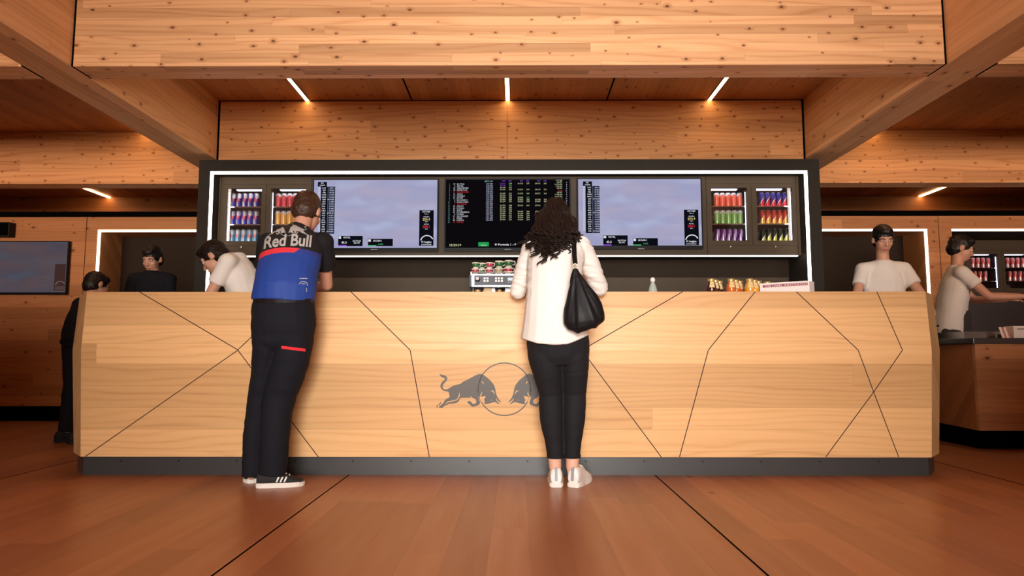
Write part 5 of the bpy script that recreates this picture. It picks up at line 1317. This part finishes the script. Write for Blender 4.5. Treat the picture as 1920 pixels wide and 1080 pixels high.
# ---------------------------------------------------------------- staff and guests further back
def figure(label, head_px, Y, face, H=1.74, lean=(0, 0), cloth_top=None, cloth_leg=None, hair='black', arms=None, base=None, sleeve=.45, spine=None, apron=None, skin=None, shoes=None, turn=None, long_sleeve=False):
    """standing or bending person: head at head_px on depth Y; lean = horizontal offset of head over feet; face = heading in degrees"""
    hp = at(head_px[0], head_px[1], Y); s = H / 1.75
    f = V((math.cos(math.radians(face)), math.sin(math.radians(face)), 0)); u = V((0, 0, 1)); r = f.cross(u)
    foot = V((hp.x - lean[0], hp.y - lean[1], 0)); pel = foot + V((lean[0] * .12, lean[1] * .12, .93 * s))
    tors = ((at(*spine, Y) if spine else hp) - pel); tl = tors.length; k = .70 * s / tl
    up = tors.normalized()
    nk = pel + up * min(.55 * s, tl - .155 * s) ; hd = hp
    hd = hp
    fr = (f - up * f.dot(up)).normalized() if abs(f.dot(up)) < .95 else f
    J = dict(head=hd, f=(f * .93 + V((0, 0, -.36 - (.4 if spine else 0)))).normalized(), u=(up if not spine else (up * .3 + f * .8 + V((0, 0, .25))).normalized()), neck=nk + up * .02, pelvis=pel + up * .02)
    sr = r
    J['shl'] = nk - sr * .165 * s - up * .035; J['shr'] = nk + sr * .165 * s - up * .035
    J['hipl'] = pel - sr * .085 * s - V((0, 0, .03)); J['hipr'] = pel + sr * .085 * s - V((0, 0, .03))
    for q, sg in (('l', -1), ('r', 1)):
        an = foot + sr * sg * .10 * s + V((0, 0, .09)); J['an' + q] = an; J['kn' + q] = (J['hip' + q] * .5 + an * .5) + f * .02 + V((0, 0, .01)); J['to' + q] = an + f * .10 * s + V((0, 0, -.060))
        a = (arms or {}).get(q)
        sh = J['sh' + q]
        if a: J['el' + q], J['wr' + q] = sh + (f * a[0][0] + sr * sg * a[0][1] + V((0, 0, a[0][2]))).normalized() * .29 * s, None; J['wr' + q] = J['el' + q] + (f * a[1][0] + sr * sg * a[1][1] + V((0, 0, a[1][2]))).normalized() * .25 * s
        else: J['el' + q] = sh + (V((0, 0, -.28)) + f * .06 + sr * sg * .05) * s; J['wr' + q] = J['el' + q] + (f * .2 + V((0, 0, .06)) - sr * sg * .08) * s * 1.1
    root = thing('person', label, 'person', foot)
    P, R = body(root, J, skin or SK, s, .009)
    hair_short(P, R, hd, s, HAIR[hair], root, hp.x)
    bm = B(); secs = []
    ax = sr
    spine = [(pel - V((0, 0, .10)), .175, .135), (pel + up * .08, .168, .128), (pel * .55 + nk * .45, .170, .128), (pel * .2 + nk * .8 - up * .01, .178, .118), (nk - up * .035, .15, .088), (nk + up * .012, .105, .082), (nk + up * .048, .068, .066)]
    loft(bm, [(c, a * s, b * s) for c, a, b in spine], ax)
    for q in 'lr':
        sh, e, w = J['sh' + q], J['el' + q], J['wr' + q]; sg = -1 if q == 'l' else 1
        caps(bm, nk - up * .012, .064 * s, sh, .066 * s); caps(bm, sh, .063 * s, sh * .7 + e * .3, .062 * s)
        loft(bm, [(sh - ax * sg * .06 * s, .05 * s, .05 * s), (sh + ax * sg * .0, .064 * s, .064 * s), (sh * .6 + e * .4, .060 * s, .060 * s), (sh * (1 - sleeve * 1.2) + e * sleeve * 1.2, .058 * s, .058 * s)] if not long_sleeve else [(sh - ax * sg * .06 * s, .05, .05), (sh, .062, .062), (e, .052, .052)], f)
        if long_sleeve: loft(bm, [(e - (w - e) * .1, .05, .05), (e * .4 + w * .6, .044, .044), (w, .038, .038)], f)
    obj('shirt', fuse(bm, .009, 5, .5, fold(.006, 9, 9, hp.x)), cloth_top or CLW, root, True)
    bm = B(); loft(bm, [(pel + V((0, 0, .05)), .160 * s, .12 * s), (pel - V((0, 0, .04)), .17 * s, .125 * s), (pel - V((0, 0, .12)), .15 * s, .11 * s)], ax)
    for q in 'lr': loft(bm, [(J['hip' + q] + V((0, 0, .02)), .095 * s, .095 * s), (J['hip' + q] * .5 + J['kn' + q] * .5, .085 * s, .085 * s), (J['kn' + q], .068 * s, .068 * s), (J['kn' + q] * .4 + J['an' + q] * .6, .062 * s, .062 * s), (J['an' + q] - V((0, 0, .01)), .055 * s, .055 * s)], ax)
    obj('trousers', fuse(bm, .009, 5, .5, fold(.004, 8, 14, hp.x)), cloth_leg or CLB, root, True)
    for q in 'lr': shoe(root, J['an' + q] - f * .075 * s - V((0, 0, J['an' + q].z)), math.radians(face), .27 * s, shoes or BLS, BLS, None, .09)
    if apron:
        bm = B(); pts = []
        for zz, ww, oo in ((.50, .17, .135), (.72, .17, .15), (.92, .155, .16), (1.10, .13, .165)):
            c = V((foot.x, foot.y, 0)) + f * (oo * s + .02) + V((lean[0] * .12, lean[1] * .12, zz * s)); pts.append([c + ax * ww * k_ + f * (-.09 * abs(k_) ** 2) for k_ in (-1, -.5, 0, .5, 1)])
        g_ = [[bm.verts.new(p) for p in row] for row in pts]; h_ = [[bm.verts.new(p + f * .006) for p in row] for row in pts]
        for a, b in zip(g_, g_[1:]):
            for i in range(4): bm.faces.new((a[i], b[i], b[i + 1], a[i + 1]))
        for a, b in zip(h_, h_[1:]):
            for i in range(4): bm.faces.new((a[i], a[i + 1], b[i + 1], b[i]))
        for i in range(4): bm.faces.new((g_[0][i], g_[0][i + 1], h_[0][i + 1], h_[0][i])); bm.faces.new((g_[-1][i], h_[-1][i], h_[-1][i + 1], g_[-1][i + 1]))
        for a, b, c_, d_ in zip(g_, g_[1:], h_, h_[1:]): bm.faces.new((a[0], c_[0], d_[0], b[0])); bm.faces.new((a[4], b[4], d_[4], c_[4]))
        obj('apron', bm, apron, root)
    return root
figure('barista in white shirt bending down behind the counter, next to the team shirt wearer', (402, 482), 5.03, 180, 1.74, (-.36, -.02), CLW, CLB, 'brown', spine=(431, 452), arms= {'l': ((.4, .02, -.8), (.8, -.1, -.5)), 'r': ((.4, .1, -.8), (.8, -.1, -.5))}, sleeve=.5)
figure('staff member in white shirt standing in the alcove behind the counter, before the kitchen', (1655, 449), 5.9, 262, 1.76, (.0, -.06), CLW, CLB, 'black', {'l': ((.35, .35, -.85), (.8, -.2, -.35)), 'r': ((.35, .35, -.85), (.8, -.2, -.35))})
figure('cook in white shirt reaching over the kitchen counter, facing the picture edge', (1801, 466), 6.38, -18, 1.78, (.16, -.04), CLW, CLG, 'black', {'l': ((.62, .15, -.75), (.95, -.05, -.02)), 'r': ((.62, .15, -.75), (.95, -.05, -.02))}, apron=CLG)
figure('guest in dark clothes bending forward beyond the counter end below the wall television', (181, 536), 5.9, 60, 1.70, (.0, .22), CLN, CLB, 'black')
figure('guest in dark top standing in the dim alcove beside the wall television', (286, 486), 6.35, 268, 1.74, (0, -.04), CLN, CLB, 'black', long_sleeve=True)
# ================================================================ light
w = bpy.data.worlds.new('world'); SC.world = w; w.use_nodes = True
w.node_tree.nodes['Background'].inputs[0].default_value = (.9, .85, .8, 1); w.node_tree.nodes['Background'].inputs[1].default_value = .01
def area(name, loc, rot, sx, sy, power, col, spread=180):
    l = bpy.data.lights.new(name, 'AREA'); l.shape = 'RECTANGLE'; l.size = sx; l.size_y = sy; l.energy = power; l.color = col; l.spread = math.radians(spread)
    o = bpy.data.objects.new(name, l); COL.objects.link(o); o.location = loc; o.rotation_euler = rot; return o
area('daylight_entrance', (0, YG + .02, .9), (math.radians(91), 0, 0), 3.2, 1.5, 168, (1, .92, .83), 112)
area('added_centre_light', (.1, YG + .06, 2.2), (math.radians(84), 0, 0), 1.6, 1.2, 21, (1, 1, 1), 40)  # added narrow lamp, brightens the middle of floor and counter
for sx in (-1, 1): area('added_side_bay_light', (sx * 5.2, YG + .02, 1.45), (math.radians(98), 0, 0), 3.8, 1.0, 40, (1, .74, .60), 34)  # added lamps aimed upward to brighten the upper side bays
SC.view_settings.view_transform = 'Standard'; SC.view_settings.look = 'None'; SC.view_settings.gamma = 1; SC.view_settings.use_curve_mapping = False
SC.view_settings.exposure = 0.0
SC.cycles.use_denoising = True
SC.cycles.max_bounces = 8; SC.cycles.diffuse_bounces = 4; SC.cycles.glossy_bounces = 3; SC.cycles.transmission_bounces = 4; SC.cycles.transparent_max_bounces = 8
SC.cycles.sample_clamp_indirect = 4.0
